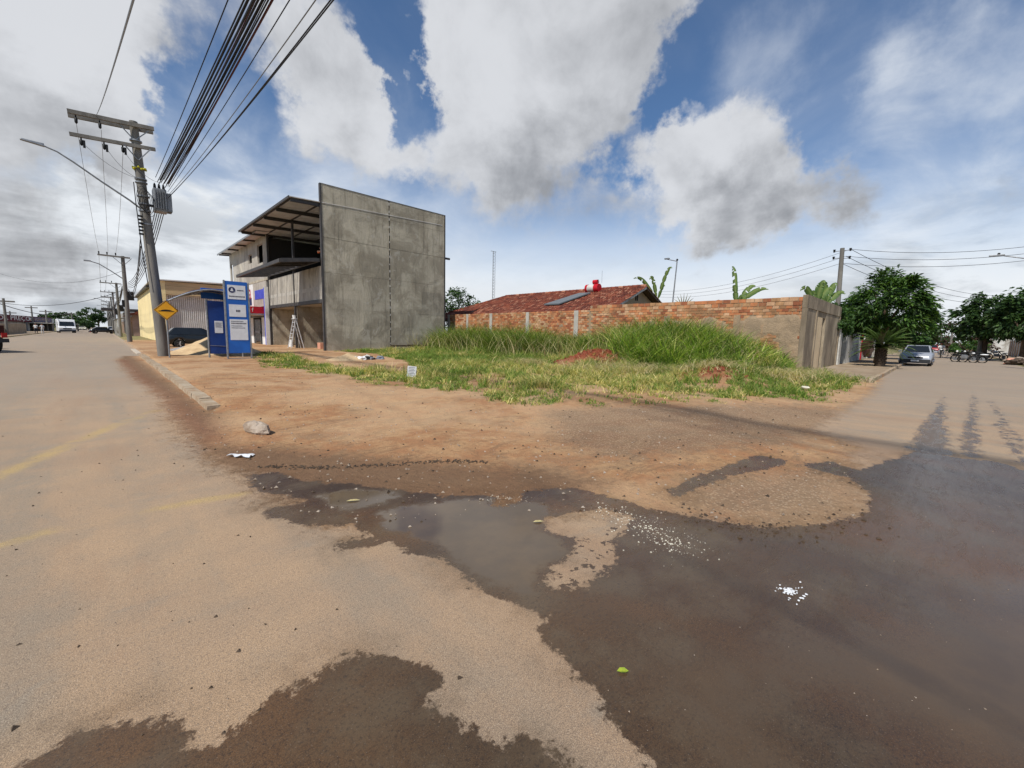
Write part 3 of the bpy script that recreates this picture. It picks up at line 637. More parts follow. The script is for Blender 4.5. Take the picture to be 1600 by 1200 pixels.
PL = [(1.75, 53.2, 7.95, 5.9), (1.75, 80.0, 7.5, 0), (1.75, 108.0, 7.9, 5.2), (1.8, 135, 8.4, 0), (1.8, 165, 8.6, 6), (1.8, 200, 9, 0), (1.8, 240, 9.2, 0)]
lab = ['second concrete pole up the wide street with lamp arm, beside the cream warehouse wall', 'third concrete pole of the receding row, in front of the pink house', 'fourth concrete pole of the receding row, with a small lamp arm', 'fifth pole of the receding row, near the parked black car', 'sixth pole of the receding row, with a tiny lamp arm', 'seventh pole of the receding row', 'farthest pole of the receding row on the wide street']
for (x, y, h, lz), L in zip(PL, lab): pole_far(x, y, h, L, lz, 1.65, y in (108.0, 165))
# ------------------------------------------------------------------ cables
def cable(a, b, s, r, m, label, grp, n=16):
    o = MB().tube(sag(a, b, s, n), r, 6, cap=False).build('cable', M[m]); return setp(o, label, 'cable', grp)
def overhead(p0, p1, r, m, label, grp, Y0=26.4, s=.25, dx=0.0):
    S = V3(atY(p0[0], p0[1], Y0)); T = V3(atX(p1[0], p1[1], S.x+dx)); d = T-S; e = S+d*((Y0+7.5)/max(Y0-T.y, 1))
    return cable(S, e, s, r, m, label, grp, 24)
overhead((150, 181), (194, 0), .010, 'alu', 'lone thin wire rising from the upper crossarm of the tall pole', 'overhead wires')
overhead((243, 277), (347, 0), .012, 'cable', 'lone thin cable left of the thick overhead bundle', 'overhead wires')
bp = [((246, 284), (370, 0), 0.0155), ((250, 281), (374, 0), 0.0248), ((252, 285), (379, 0), 0.0170), ((248, 288), (384, 0), 0.0186), ((256, 281), (388, 0), 0.0140), ((254, 290), (391, 0), 0.0170), ((259, 283), (396, 0), 0.0232), ((260, 288), (400, 0), 0.0140), ((258, 293), (404, 0), 0.0155), ((263, 287), (408, 0), 0.0217), ((264, 292), (412, 0), 0.0140), ((257, 287), (386, 0), 0.0116), ((262, 291), (399, 0), 0.0109)]
bp.sort(key=lambda q: q[1][0])
ORD = ['first', 'second', 'third', 'fourth', 'fifth', 'sixth', 'seventh', 'eighth', 'ninth', 'tenth', 'eleventh', 'twelfth', 'thirteenth']
for i, (a, b_, r) in enumerate(bp):
    o_ = ORD[i]; overhead(a, b_, r, 'cable_red' if i in (4, 11) else 'cable', ('reddish cable inside the thick overhead bundle, %s counting from its left edge' if i in (4, 11) else 'black cable of the thick overhead bundle, %s counting from its left edge') % o_, 'cables of the overhead bundle', s=.25+.05*(i % 3))
overhead((262, 300), (434, 0), .010, 'cable', 'single cable just right of the thick bundle', 'overhead wires', s=.3)
overhead((264, 304), (463, 0), .010, 'alu', 'thin grey wire between the bundle and the outermost cables', 'overhead wires', s=.4)
overhead((263, 309), (486, 0), .011, 'cable', 'inner cable of the rightmost overhead pair', 'outer cable pair', s=.35)
overhead((265, 306), (490, 0), .011, 'cable', 'outermost cable, farthest right of all overhead cables', 'outer cable pair', s=.35)
# spans between the receding poles
for i in range(7):
    a = (2.28+.07*i, 26.4, 7.55-.05*i) if i < 5 else (1.55, 26.8, 5.6-.3*(i-5)); cable(a, (1.95, 53.0, 5.6-.12*i), .9+.06*i, .018, 'cable', 'black cable sagging from the tall pole to the second pole, %s from the top' % ORD[i], 'cables between tall pole and second pole')
for i, xx in enumerate((-2.25, -1.5)): cable((2.08+xx-.05, 26.4, 10.0), (1.75-1.55+.6*i, 53, 8.1), .5, .008, 'alu', 'thin high wire from the tall pole crossarm to the second pole, %s one' % ('left', 'middle')[i], 'high wires to second pole')
cable((2.08-.9, 26.4, 9.3), (1.75-.45, 53, 8.1), .5, .008, 'alu', 'thin high wire from the tall pole crossarm to the second pole, right one', 'high wires to second pole')
for (xa, xb, z) in ((-2.2, -.3, 9.1), (-1.5, -.3, 9.0), (-.9, .35, 9.0)):
    cable((2.08+xa+.1, 26.25, 9.15), (2.08+xb, 26.3, 8.25), .25, .008, 'alu', {-2.2: 'left', -1.5: 'middle', -.9: 'right'}[xa]+' slack jumper wire hanging from the lower crossarm of the tall pole', 'jumper wires on the tall pole', 8)
allp = [(1.75, 53.2, 7.95)]+[(p[0], p[1], p[2]) for p in PL[1:]]
for q_, (a, b_) in enumerate(zip(allp[:-1], allp[1:])):
    SPN = 'between the %s and %s receding poles' % (ORD[q_+1], ORD[q_+2])
    for k in range(3): cable((a[0]-.2, a[1], a[2]*.66-.15*k), (b_[0]-.2, b_[1], b_[2]*.66-.15*k), .45+.1*k, .03, 'cable', ('upper', 'middle', 'lowest')[k]+' low black cable '+SPN, 'low cables of the pole row')
    for xx in (-1.55, -1.0): cable((a[0]+xx, a[1]-.1, a[2]+.18), (b_[0]+xx, b_[1]-.1, b_[2]+.18), .5, .012, 'alu', ('left' if xx < -1.2 else 'right')+' thin top wire '+SPN, 'top wires of the pole row')

# ------------------------------------------------------------------ yellow diamond sign
t = thing('road_sign', 'yellow diamond warning sign with a black speed hump symbol on a thin post', 'road sign', (2.15, 25.0, 0))
s_ = .46
MB().tube([(-.0, .05, -.1), (0, .05, 2.6)], .035, 10).build('post', M['galv'], t)
MB().prism([(0, .012, 2.30-s_), (s_, .012, 2.30), (0, .012, 2.30+s_), (-s_, .012, 2.30)], (0, -.012, 0), 0).build('back_plate', M['sign_back'], t)
pl = MB().prism([(0, -.003, 2.30-s_+.012), (s_-.012, -.003, 2.30), (0, -.003, 2.30+s_-.012), (-s_+.012, -.003, 2.30)], (0, -.006, 0)).build('sign_plate', M['sign_yellow'], t)
bd = s_-.045; mb = MB()
for a, b_ in (((0, -bd), (bd, 0)), ((bd, 0), (0, bd)), ((0, bd), (-bd, 0)), ((-bd, 0), (0, -bd))): mb.bar((a[0], -.012, 2.3+a[1]), (b_[0], -.012, 2.3+b_[1]), .004, .016)
mb.build('border_line', M['black'], pl)
hump = [(-.30, -.014, 2.25), (.30, -.014, 2.25), (.26, -.014, 2.275)]+[(.2*math.cos(a), -.014, 2.275+.055*math.sin(a)) for a in np.linspace(0, math.pi, 10)]+[(-.26, -.014, 2.275)]
MB().prism(hump, (0, -.003, 0)).build('hump_symbol', M['black'], pl)

# ------------------------------------------------------------------ bus shelter and totem
t = thing('bus_shelter', 'bus shelter with a curved canopy and dark blue end panel beside the blue totem', 'bus shelter', (3.6, 24.5, .08))
MB().box(.03, 0, .22, 1.35, .05, 2.75).build('end_panel', M['blue_dark'], t)
pn = [o for o in bpy.data.objects if o.name.startswith('end_panel')][-1]
MB().box(.27, -.012, 1.22, .60, -.004, 1.80).build('notice', M['paper'], pn)
mb = MB()
for i in range(5): mb.box(.30, -.016, 1.72-.05*i-.02, .57-.04*(i % 2), -.0125, 1.72-.05*i-.004)
mb.build('notice_text', M['ink'], pn)
MB().tube([(.05, -.006, .62), (.4, -.006, .60), (.9, -.006, .56), (1.33, -.006, .55)], .012, 6).build('pale_stripe', M['galv'], pn)
for xx, yy in ((0, .02), (1.38, .02), (1.38, 3.4)): MB().tube([(xx, yy, -.1), (xx, yy, 2.8)], .04, 10).build('post', M['galv'], t)
MB().box(1.33, .1, .25, 1.37, 3.35, 2.6).build('back_panel', M['blue_dark'], t)
arc = [(-1.42+3.05*u, 2.62+.66*math.sin(math.pi*(u*.86+.02))) for u in np.linspace(0, 1, 15)]
mb = MB()
for (xa, za), (xb, zb) in zip(arc[:-1], arc[1:]): mb.hexa([(xa, -.1, za), (xb, -.1, zb), (xb, 3.5, zb), (xa, 3.5, za)], [(xa, -.1, za+.03), (xb, -.1, zb+.03), (xb, 3.5, zb+.03), (xa, 3.5, za+.03)])
cn = mb.build('canopy', M['blue_dark'], t)
for yy in (-.14, 1.15, 2.35, 3.52): MB().tube([(x, yy, z-.03) for x, z in arc], .035, 8).build('arched_rib', M['galv'], cn)
for u in (2, 6, 10): MB().tube([(arc[u][0], -.1, arc[u][1]-.05), (arc[u][0], 3.5, arc[u][1]-.05)], .022, 6).build('purlin', M['galv'], cn)
MB().box(-.02, 1.2, 2.9, 1.35, 1.28, 3.42).build('sign_board', M['blue'], t)
MB().box(.9, .4, .45, 1.3, 3.1, .50).build('bench', M['galv'], t)
t = thing('totem', 'tall bright blue information totem with white posters in a silver frame', 'totem sign', (4.05, 23.0, .10), rz=0)
H_ = 3.62
MB().box(.06, 0, .30, .94, .10, H_-.03).build('panel', M['blue'], t); pn = [o for o in bpy.data.objects if o.name.startswith('panel')][-1]
for xx in (0, .955): MB().box(xx, -.015, -.12, xx+.06, .115, H_ if xx == 0 else H_-.06).build('upright', M['galv'], t, bevel=.008)
MB().box(.06, 0, .02, .955, .1, .06).build('bottom_rail', M['galv'], t)
def poster(x0, z0, x1, z1): return MB().box(x0, -.012, z0, x1, -.003, z1).build('poster', M['paper'], pn)
poster(.15, 2.78, .86, 3.42); poster(.17, 1.98, .84, 2.54); poster(.17, .90, .88, 1.86)
mb = MB(); mb.tube([(.32, -.0135, 3.20), (.32, -.018, 3.20)], .135, 20); mb.build('round_emblem', M['navy'], pn)
MB().prism([(.26, -.0185, 3.14), (.38, -.0185, 3.14), (.35, -.0185, 3.25), (.32, -.0185, 3.29), (.29, -.0185, 3.25)], (0, -.003, 0)).build('emblem_figure', M['paper'], pn)
mb = MB(); mb.box(.52, -.0155, 3.17, .78, -.0125, 3.21)
for i in range(12): mb.box(.20+.053*i, -.0155, 2.88, .20+.053*i+.038, -.0125, 2.935)
for i in range(3): mb.box(.44+.06*i, -.0155, 2.20, .485+.06*i, -.0125, 2.30)
for r_, (za, n_) in enumerate(((1.78, 9), (1.68, 11), (1.67, 0), (1.57, 8), (1.48, 10))):
    for i in range(n_): mb.box(.23+.055*i, -.0155, za-.03, .23+.055*i+.04, -.0125, za+(.02 if r_ == 1 else 0))
setp(mb.build('poster_lettering', M['ink'], pn), kind='stuff')

# ------------------------------------------------------------------ heaps
def heap(name, label, cx, cy, r, h, m, seed, ex=1.0, n=36):
    V = []; Fq = []; u = np.linspace(-1, 1, n)
    for i in range(n):
        for j in range(n):
            d = math.hypot(u[i], u[j]); jj = 1+.22*(float(fbm(u[i]*2+seed, u[j]*2, 1.5, seed))-.5)
            z = h*max(0, (1-d/jj))**1.35*(1+.25*(float(fbm(u[i]*5, u[j]*5, 1, seed+3))-.5))
            V.append((cx+u[i]*r*ex, cy+u[j]*r, z-.02+.0*seed))
    for i in range(n-1):
        for j in range(n-1): Fq.append((i*n+j, (i+1)*n+j, (i+1)*n+j+1, i*n+j+1))
    V = np.array(V); V[:, 2] += height(V[:, 0], V[:, 1])
    o = bpy.data.objects.new(name, npmesh(name, V, np.array(Fq), [M[m]], smooth=True)); C.objects.link(o); return setp(o, label, 'heap')
heap('sand_heap', 'big yellow sand heap behind the bus shelter panels', 4.75, 28.9, 2.5, 1.3, 'sand', 1)
heap('gravel_heap', 'low pale grey gravel heap between the dark hatchback and the sand', 4.6, 33.2, 2.0, .62, 'gravel', 2, 1.1)
x0, y0 = G(545, 562, .12); heap('sand_heap', 'small pale sand heap near the foot of the concrete wall', x0, y0, .95, .36, 'sand', 4, 1.25)
# bags and scraps by the small heap
x0, y0 = G(575, 562, .12); t = thing('rubbish_pile', 'flattened pile of white and dark rubbish bags beside the small sand heap', 'rubbish', (x0, y0, .12))
for i in range(9):
    MB().blob((random.uniform(-.65, .65), random.uniform(-.3, .3), .06), (random.uniform(.15, .35), random.uniform(.12, .22), random.uniform(.06, .14)), seg=9, rings=6, jit=.3, seed=i).build('bag', M[('cloth_white', 'black', 'cloth_grey')[i % 3]], t)
MB().box(-.15, -.2, .1, .25, .1, .22).build('broken_slab', M['white_dirty'], t).rotation_euler = (.2, .4, .3)
# white placard on a stick
x0, y0 = G(642, 592, .15); t = thing('placard', 'small white placard with printed lines tilted in the grass', 'sign', (x0, y0, .12), rz=-.5)
MB().box(-.012, .01, -.1, .012, .03, .5).build('stick', M['wood'], t)
pl = MB().box(-.19, 0, .12, .19, .008, .60).build('board', M['paper'], t); pl.rotation_euler = (0, .10, 0)
mb = MB()
for i in range(6): mb.box(-.14, -.004, .53-.065*i, .14-.05*(i % 2), -.001, .55-.065*i)
t.scale = (.68, .68, .68); mb.build('print', M['ink'], pl); MB().box(-.215, -.003, .32, -.185, .002, .44).build('tab', M['black'], pl); MB().box(.185, -.003, .30, .215, .002, .42).build('tab', M['black'], pl)

# ------------------------------------------------------------------ concrete building under construction
YW = 30.12; XF = 11.05; HB = 11.38
b = thing('unfinished_building', 'three-level concrete building under construction with a huge blank side wall and red-awned shop', 'building', (XF, YW, 0))
sw = MB().box(.14, .06, -.3, 10.1, .22, HB-.02).build('side_wall', M['concrete_dark'], b)
zr = [0, 3.05, 5.55, 7.9, 10.02, HB]; 
for c_, (xa, xb) in enumerate(((.10, 5.04), (5.12, 10.12))):
    for za, zb in zip(zr[:-1], zr[1:]):
        jt = random.uniform(-.006, .006); MB().box(xa, jt, za+(.006 if za else -.25), xb, .059, zb-.006).build('concrete_slab', M['concrete_dark'], sw)
MB().box(5.045, .02, 0, 5.115, .058, HB).build('open_joint', M['dark'], sw)
for zc in np.arange(.6, HB, .55): MB().box(5.03, -.004, zc, 5.125, .0, zc+.10+.1*random.random()).build('mortar_dab', M['concrete_lt'], sw)
for xx in (0.0, 10.13): MB().box(xx, -.03, -.1, xx+.095, .2, HB+.02).build('corner_column', M['steel'], b)
MB().box(.1, -.02, HB, 10.13, .2, HB+.03).build('coping', M['galv'], b)
L1 = 13.1; LE = 28.4           # open bays, then window wall
for yy in (6.12, L1): MB().box(0, yy-.07, -.1, .16, yy+.07, 10.3 if yy > 7 else 10.0).build('steel_post', M['steel'], b)
# upper slab front (first floor parapet) in vertical boards of concrete
for i, (ya, yb) in enumerate(zip(np.linspace(.25, 6.04, 6)[:-1], np.linspace(.25, 6.04, 6)[1:])): MB().box(.05, ya+.012, 3.72, .17, yb-.012, 6.0).build('parapet_slab', M['concrete'], b)
for i, (ya, yb) in enumerate(zip(np.linspace(6.2, 13.02, 7)[:-1], np.linspace(6.2, 13.02, 7)[1:])): MB().box(.05, ya+.012, 3.72, .17, yb-.012, 6.0).build('parapet_slab', M['concrete'], b)
MB().box(.02, .2, 3.46, .22, 13.0, 3.71).build('floor_beam', M['steel'], b)
MB().box(.045, .25, 4.35, .0495, 13.0, 4.62).build('stain_band', M['concrete_lt'], b)
MB().box(.3, .3, 3.45, 10.0, LE, 3.7).build('floor_slab', M['concrete_lt'], b)
MB().box(.3, .3, 5.75, 10.0, 13, 5.95).build('floor_slab', M['concrete_lt'], b)
MB().box(0, .3, -.2, 10.0, LE, .10).build('plinth', M['concrete_lt'], b)
MB().box(9.9, .25, .1, 10.05, LE, 10.2).build('rear_wall', M['concrete_lt'], b)
MB().box(5.0, 6.3, .1, 5.12, 13, 3.45).build('inner_wall', M['concrete_dark'], b)  # inner walls use darker concrete, putting interior shade into their colour
MB().box(3.6, .25, .1, 3.72, 6.1, 3.45).build('inner_wall', M['concrete_dark'], b)
MB().box(.25, 6.2, .1, 5.0, 6.32, 3.45).build('inner_wall', M['concrete_dark'], b)
MB().box(.2, 12.95, .1, 9.9, 13.08, 3.45).build('inner_wall', M['concrete_dark'], b)
MB().box(.2, 13.15, 6.0, 9.9, 13.3, 9.8).build('inner_wall', M['dark'], b)  # near-black colour stands in for the shade in the upper bay
# window wall (upper)
ww = thing('window_wall', None, None); ww.parent = b
def wallpiece(ya, yb, za, zb, m_='concrete'): MB().box(0.0, ya, za, .15, yb, zb).build('wall_slab', M[m_], ww)
wins = [(14.4, 16.3, 7.75, 9.45), (18.4, 19.7, 8.1, 8.95), (26.8, 27.9, 6.3, 8.9)]
ys = [L1+.08, 14.4, 16.3, 18.4, 19.7, 26.8, 27.9, LE]
top = 10.15; bot = 6.25
for i in range(0, 7):
    ya, yb = ys[i], ys[i+1]
    w = [q for q in wins if abs(q[0]-ya) < .01]
    if w: wallpiece(ya, yb, bot, w[0][2]); wallpiece(ya, yb, w[0][3], top)
    else:
        k = max(1, round((yb-ya)/2.2)); e = np.linspace(ya, yb, k+1)
        for a_, c_ in zip(e[:-1], e[1:]): wallpiece(a_+.006, c_-.006, bot, top)
for (ya, yb, za, zb) in wins:
    f = MB().box(.10, ya, za, .14, ya+.05, zb).box(.10, yb-.05, za, .14, yb, zb).box(.10, ya, za, .14, yb, za+.05).box(.10, ya, zb-.05, .14, yb, zb).build('window_frame', M['concrete_lt'], ww)
MB().box(.5, L1+.2, 6.0, .6, LE, 10).build('room_shade_backdrop', M['dark'], b)  # near-black sheet painted in place of the shade inside the rooms
MB().box(-.02, L1+.08, 6.05, .17, LE, 6.245).build('string_course', M['concrete_dark'], b)
# shop front (ground floor): pale upper panel, red awning, blue pillar, door
MB().box(0.0, L1+.6, 3.72, .15, 18.55, 6.04).build('shop_fascia', M['concrete'], b)
MB().box(0.0, 18.56, 3.62, .15, LE, 6.04).build('shop_sign', M['white'], b); sg = [o for o in bpy.data.objects if o.name.startswith('shop_sign')][-1]
text('sign_lettering', 'ngia', 2.1, M['red'], sg, face_mx(-.012, 20.9, 5.25), sx=.95)
MB().box(-.012, 19.2, 3.95, -.002, 24.0, 4.7).build('sign_band', M['navy'], sg)
MB().box(-.03, L1+.62, 4.45, -.002, 17.8, 5.32).build('violet_panel', M['violet'], b)
MB().box(-.28, L1+.10, .0, .0, L1+.62, 5.35).build('blue_pillar', M['violet'], b)
MB().box(-.34, L1+.02, .0, -.02, L1+.095, 5.4).build('pillar_edge', M['white'], b)
aw = MB().box(-1.6, 13.75, 3.0, .0, 22.6, 3.60).build('red_awning', M['red'], b)
text('awning_mark', 'f', .5, M['white'], aw, face_my(-1.2, 13.74, 3.28))
MB().box(-1.5, 13.85, 2.85, .0, 22.5, 2.995).build('awning_soffit', M['white_dirty'], b)
for (ya, yb) in ((13.75, 15.9), (19.1, 22.5)): MB().box(.0, ya, .1, .15, yb, 2.69).build('shop_wall', M['white'], b)
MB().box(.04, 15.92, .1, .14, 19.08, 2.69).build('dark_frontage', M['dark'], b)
dr = MB().box(-.02, 16.4, .12, .035, 16.48, 2.5).box(-.02, 18.4, .12, .035, 18.48, 2.5).box(-.02, 16.4, 2.42, .035, 18.48, 2.5).box(-.02, 16.4, 1.15, .035, 18.48, 1.4).build('shop_door', M['galv'], b)
MB().box(.0, 16.49, .14, .02, 18.39, 1.14).box(.0, 16.49, 1.41, .02, 18.39, 2.41).build('door_glass', M['glass'], dr)
# upper roof: folded steel sheet, rafters towards the street, purlins
def roofz(x): return 10.05+.0*x+.14*(x+1.9)
rf = thing('roof', None, None); rf.parent = b
for i in range(14):
    ya = -.02+i*1.0; MB().hexa([(-1.9, ya, roofz(-1.9)), (9.9, ya, roofz(9.9)-1.2), (9.9, ya+.985, roofz(9.9)-1.2), (-1.9, ya+.985, roofz(-1.9))], [(-1.9, ya, roofz(-1.9)+.05), (9.9, ya, roofz(9.9)-1.15), (9.9, ya+.985, roofz(9.9)-1.15), (-1.9, ya+.985, roofz(-1.9)+.05)]).build('roof_sheet', M['zinc'], rf)
for yy in (.15, 3.3, 6.45, 9.6, 13.4): MB().bar((-1.8, yy, roofz(-1.8)-.14), (9.8, yy, roofz(9.8)-1.34), .12, .22).build('rafter', M['steel'], rf)
for xx in (-1.75, .1, 2.2, 4.5, 7.0): MB().bar((xx, .1, roofz(xx)-.035-.102*(xx+1.9)/1), (xx, 13.9, roofz(xx)-.035-.102*(xx+1.9)/1), .08, .09).build('purlin', M['steel'], rf)
MB().bar((-1.93, 0, roofz(-1.9)+.0), (-1.93, 13.9, roofz(-1.9)+.0), .05, .16).build('fascia', M['steel'], rf)
rf2 = thing('roof', None, None); rf2.parent = b
for i in range(16):
    ya = 12.2+i*1.06; MB().hexa([(-1.0, ya, 10.0), (9.9, ya, 10.6), (9.9, ya+1.045, 10.6), (-1.0, ya+1.045, 10.0)], [(-1.0, ya, 10.05), (9.9, ya, 10.65), (9.9, ya+1.045, 10.65), (-1.0, ya+1.045, 10.05)]).build('roof_sheet', M['zinc'], rf2)
for yy in (13.6, 17, 20.4, 23.8, 27.2, 28.6): MB().bar((-.95, yy, 9.93), (2.9, yy, 10.14), .09, .14).build('rafter', M['steel'], rf2)
MB().bar((-1.03, 12.2, 9.98), (-1.03, 29.1, 9.98), .05, .16).build('fascia', M['galv'], rf2)
MB().box(1.0, 9.0, 11.2, 2.4, 10.6, 11.5).build('roof_hatch', M['zinc'], b); MB().box(1.0, 26.5, 10.25, 2.0, 27.5, 11.1).build('roof_box', M['zinc'], b)
# projecting steel sunshade
sh = thing('sunshade', None, None); sh.parent = b
for (a, c_) in (((-2.55, .2, 6.0), (-2.55, 12.4, 6.0)), ((-.1, .2, 6.35), (-.1, 12.4, 6.35)), ((-2.55, .2, 6.0), (-.1, .2, 6.35)), ((-2.55, 12.4, 6.0), (-.1, 12.4, 6.35))): MB().bar(a, c_, .12, .22).build('frame_beam', M['steel'], sh)
for yy in np.linspace(1.2, 11.6, 9): MB().bar((-2.5, yy, 6.0), (-.1, yy, 6.35), .07, .12).build('slat', M['steel'], sh)
MB().hexa([(-2.45, .3, 6.14), (-.2, .3, 6.46), (-.2, 4.6, 6.46), (-2.45, 4.6, 6.14)], [(-2.45, .3, 6.17), (-.2, .3, 6.49), (-.2, 4.6, 6.49), (-2.45, 4.6, 6.17)]).build('cover_plate', M['steel'], sh)
MB().tube([(10.2, 0.1, 8.0-.1), (10.75, .1, 7.9)], .09, 8).build('drain_pipe', M['steel'], b)
# things in and at the building
M['ladder'] = mat('bright_aluminium', (.62, .63, .64), .4, .5)
lx, ly = 10.75, 35.4
t = thing('ladder', 'silver stepladder standing in the open ground-floor bay', 'ladder', (lx, ly, .1))
for s1 in (-.0, .42):
    MB().bar((-.45, s1*1.8-.5, 0), (0, s1*1.2-.3, 2.3), .05, .04).build('stile', M['ladder'], t); MB().bar((.5, s1*1.8-.5, 0), (.02, s1*1.2-.3, 2.3), .045, .04).build('stile', M['ladder'], t)
for k in range(1, 8): MB().bar((-.45+.45*k/8, -.5+.2*k/8, 2.3*k/8), (-.45+.45*k/8, .256-.05*k/8, 2.3*k/8), .05, .03).build('rung', M['ladder'], t)
MB().box(-.1, -.36, 2.28, .12, .3, 2.33).build('top_step', M['ladder'], t)
o = MB().tube([(0, 0, 0), (0, 0, .26)], [.12, .15], 12).build('bucket', M['white'], loc=(lx+.0, ly-.05, 2.43)); setp(o, 'white bucket standing on top of the stepladder', 'bucket')
o = MB().tube([(0, 0, 0), (0, 0, .62)], [.22, .10], 10).build('white_sack', M['cloth_white'], loc=(11.5, 38.9, .1)); setp(o, 'upright white sack in the bay left of the ladder', 'sack')
o = MB().box(-.3, -.3, 0, .3, .3, .5).build('crate', M['debris_o'], loc=(12.2, 33.6, .1), bevel=.02); setp(o, 'orange crate low in the bay right of the ladder', 'crate')
t = thing('trestle', 'dark timber trestle leaning inside the right-hand bay', 'trestle', (12.0, 31.6, .1))
MB().bar((0, -.6, 0), (.3, .7, 2.1), .12).build('leg', M['wood'], t); MB().bar((.1, .9, 0), (.3, .7, 2.1), .12).build('leg', M['wood'], t); MB().bar((.1, -.9, 1.0), (.2, .5, 1.0), .1).build('rail', M['wood'], t)
x0, y0 = G(595, 542, .3); t = thing('plank_stack', 'two dark planks lying against the foot of the blank concrete wall', 'planks', (x0, YW-.45, .42))
for i, (dx, dz) in enumerate(((0, 0), (1.3, .04))): MB().box(dx-.6, -.1-.2*i, dz, dx+2.3, .02-.2*i, dz+.12).build('plank', M['wood'], t)
#@@
# ================================================================== CREAM WAREHOUSE AND FAR LEFT STREET
b = thing('warehouse', 'cream warehouse with sloping roof edge and tall white barred gate behind the dark hatchback', 'building', (4.03, 55.0, 0))
MB().hexa([(0, .3, -.2), (.2, .3, -.2), (.2, 30, -.2), (0, 30, -.2)], [(0, .3, 6.15), (.2, .3, 6.15), (.2, 30, 5.95), (0, 30, 5.95)]).build('side_wall', M['yellow_wall'], b)
MB().box(0, 0, -.2, .75, .29, 6.15).build('corner_pier', M['yellow_wall'], b)
for i in range(3): MB().box(.76, .0, 4.85+.44*i, 13.5, .29, 5.28+.44*i).build('fascia_board', M['beige_fascia'], b)
MB().hexa([(-.35, -.2, 6.17), (13.6, -.2, 6.5), (13.6, 30.2, 6.3), (-.35, 30.2, 5.97)], [(-.35, -.2, 6.28), (13.6, -.2, 6.62), (13.6, 30.2, 6.4), (-.35, 30.2, 6.08)]).build('roof', M['zinc'], b)
MB().box(-.36, 6, 5.85, -.02, 30, 5.98).build('gutter', M['steel'], b)
MB().box(.8, 3.2, -.1, 13.5, 3.4, 4.9).build('inner_wall', M['white'], b); MB().box(.8, .4, .0, 13.5, 3.2, .06).build('porch_floor', M['pave'], b)
gt = thing('gate', None, None); gt.parent = b
for i in range(72): MB().box(.85+i*.17, .36, .25, .94+i*.17, .40, 4.83).build('gate_bar', M['white'], gt)
for z in (.2, 1.35, 4.75): MB().box(.8, .405, z, 13.2, .45, z+.10).build('gate_rail', M['white'], gt)
for x in (.8, 4.6, 8.4): MB().box(x, .33, 0, x+.14, .47, 4.84).build('gate_post', M['white'], gt)
# pink house beyond with grey porch roof
b = thing('pink_house', 'pinkish house with a red tiled roof and grey porch beyond the cream warehouse', 'house', (3.4, 88.0, 0))
MB().box(0, 0, 0, 9, 20, 3.4).build('wall', M['pink_wall'], b); MB().hexa([(-.6, -.6, 3.41), (9.5, -.6, 3.41), (9.5, 20.5, 3.41), (-.6, 20.5, 3.41)], [(4, -.6, 5.3), (4.6, -.6, 5.3), (4.6, 20.5, 5.3), (4, 20.5, 5.3)]).build('roof', M['tile'], b)
MB().hexa([(-2.0, -.5, 2.6), (-.0, -.5, 3.1), (-.0, 14, 3.1), (-2.0, 14, 2.6)], [(-2.0, -.5, 2.7), (-.0, -.5, 3.2), (-.0, 14, 3.2), (-2.0, 14, 2.7)]).build('porch_roof', M['galv'], b)
for y in (0, 4.5, 9, 13.5): MB().box(-1.9, y, 0, -1.7, y+.2, 2.6).build('porch_post', M['white_dirty'], b)
for y in (1, 5.5): MB().box(-.03, y, 0, -.002, y+3, 2.3).build('door', M['tan_gate'], b)
MB().box(.8, -.03, 0, 3.4, -.002, 2.3).build('door', M['tan_gate'], b)
b = thing('grey_house', 'grey flat-roofed house with a dark canopy farther up the wide street', 'house', (3.2, 112, 0))
MB().box(0, 0, 0, 8, 24, 4.4).build('wall', M['grey_wall'], b); MB().box(-3.2, -.4, 4.6, 3, 6, 5.0).build('canopy', M['steel'], b); MB().box(-1.4, 0, 0, -1.2, .2, 4.6).build('post', M['grey_wall'], b)
for y in (2, 8, 14): MB().box(-.04, y, .0, -.002, y+3, 2.6).build('shutter', M['tan_gate'], b)
# far left shop
A = V3((*G(-30, 519), 0)); B = V3((*G(88, 517), 0)); d = (B-A); Ls = d.length; ang = math.atan2(d.y, d.x)
b = thing('shop', 'long low shop with a dark red sign board across the wide street', 'shop', A, ang); b.scale = (1, 1, .70)
k_ = Ls; MB().box(0, .4, 0, k_, 16, 3.9).build('wall', M['grey_wall'], b)
MB().box(k_*.0, -.0, 3.05, k_*.93, .38, 5.0).build('sign_board', M['maroon'], b); sb = [o for o in bpy.data.objects if o.name.startswith('sign_board')][-1]
MB().box(k_*.93, .2, 3.0, k_, .38, 4.7).build('sign_end', M['galv'], b)
def face_local(x, y, z): return Matrix.Translation((x, y, z)) @ Matrix.Rotation(math.pi/2, 4, 'X')
text('sign_lettering', 'OR PREÇO', 1.9, M['white'], sb, face_local(k_*.37, -.03, 4.1), sx=2.2)
MB().box(k_*.63, -.03, 3.25, k_*.92, -.002, 4.75).build('second_sign', M['navy'], sb); text('sign_lettering', 'BOM PREÇO', 1.25, M['pink_wall'], sb, face_local(k_*.76, -.06, 4.0), sx=1.9)
for i in range(4): MB().blob((k_*.57+random.uniform(-1.5, 1.5), -.04, 4.0+random.uniform(-.4, .4)), (1.0, .03, .5), seg=9, rings=5).build('printed_motif', M['debris_o'] if i % 2 else M['white'], sb)
MB().box(k_*.52, -4.0, 2.75, k_*1.08, .3, 2.95).build('awning', M['white_dirty'], b)
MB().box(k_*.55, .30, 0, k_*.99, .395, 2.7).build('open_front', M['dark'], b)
for f_ in (.55, .66, .78, .9, 1.06): MB().box(k_*f_, -3.9, 0, k_*f_+.25, -3.6, 2.75).build('post', M['grey_wall'], b)
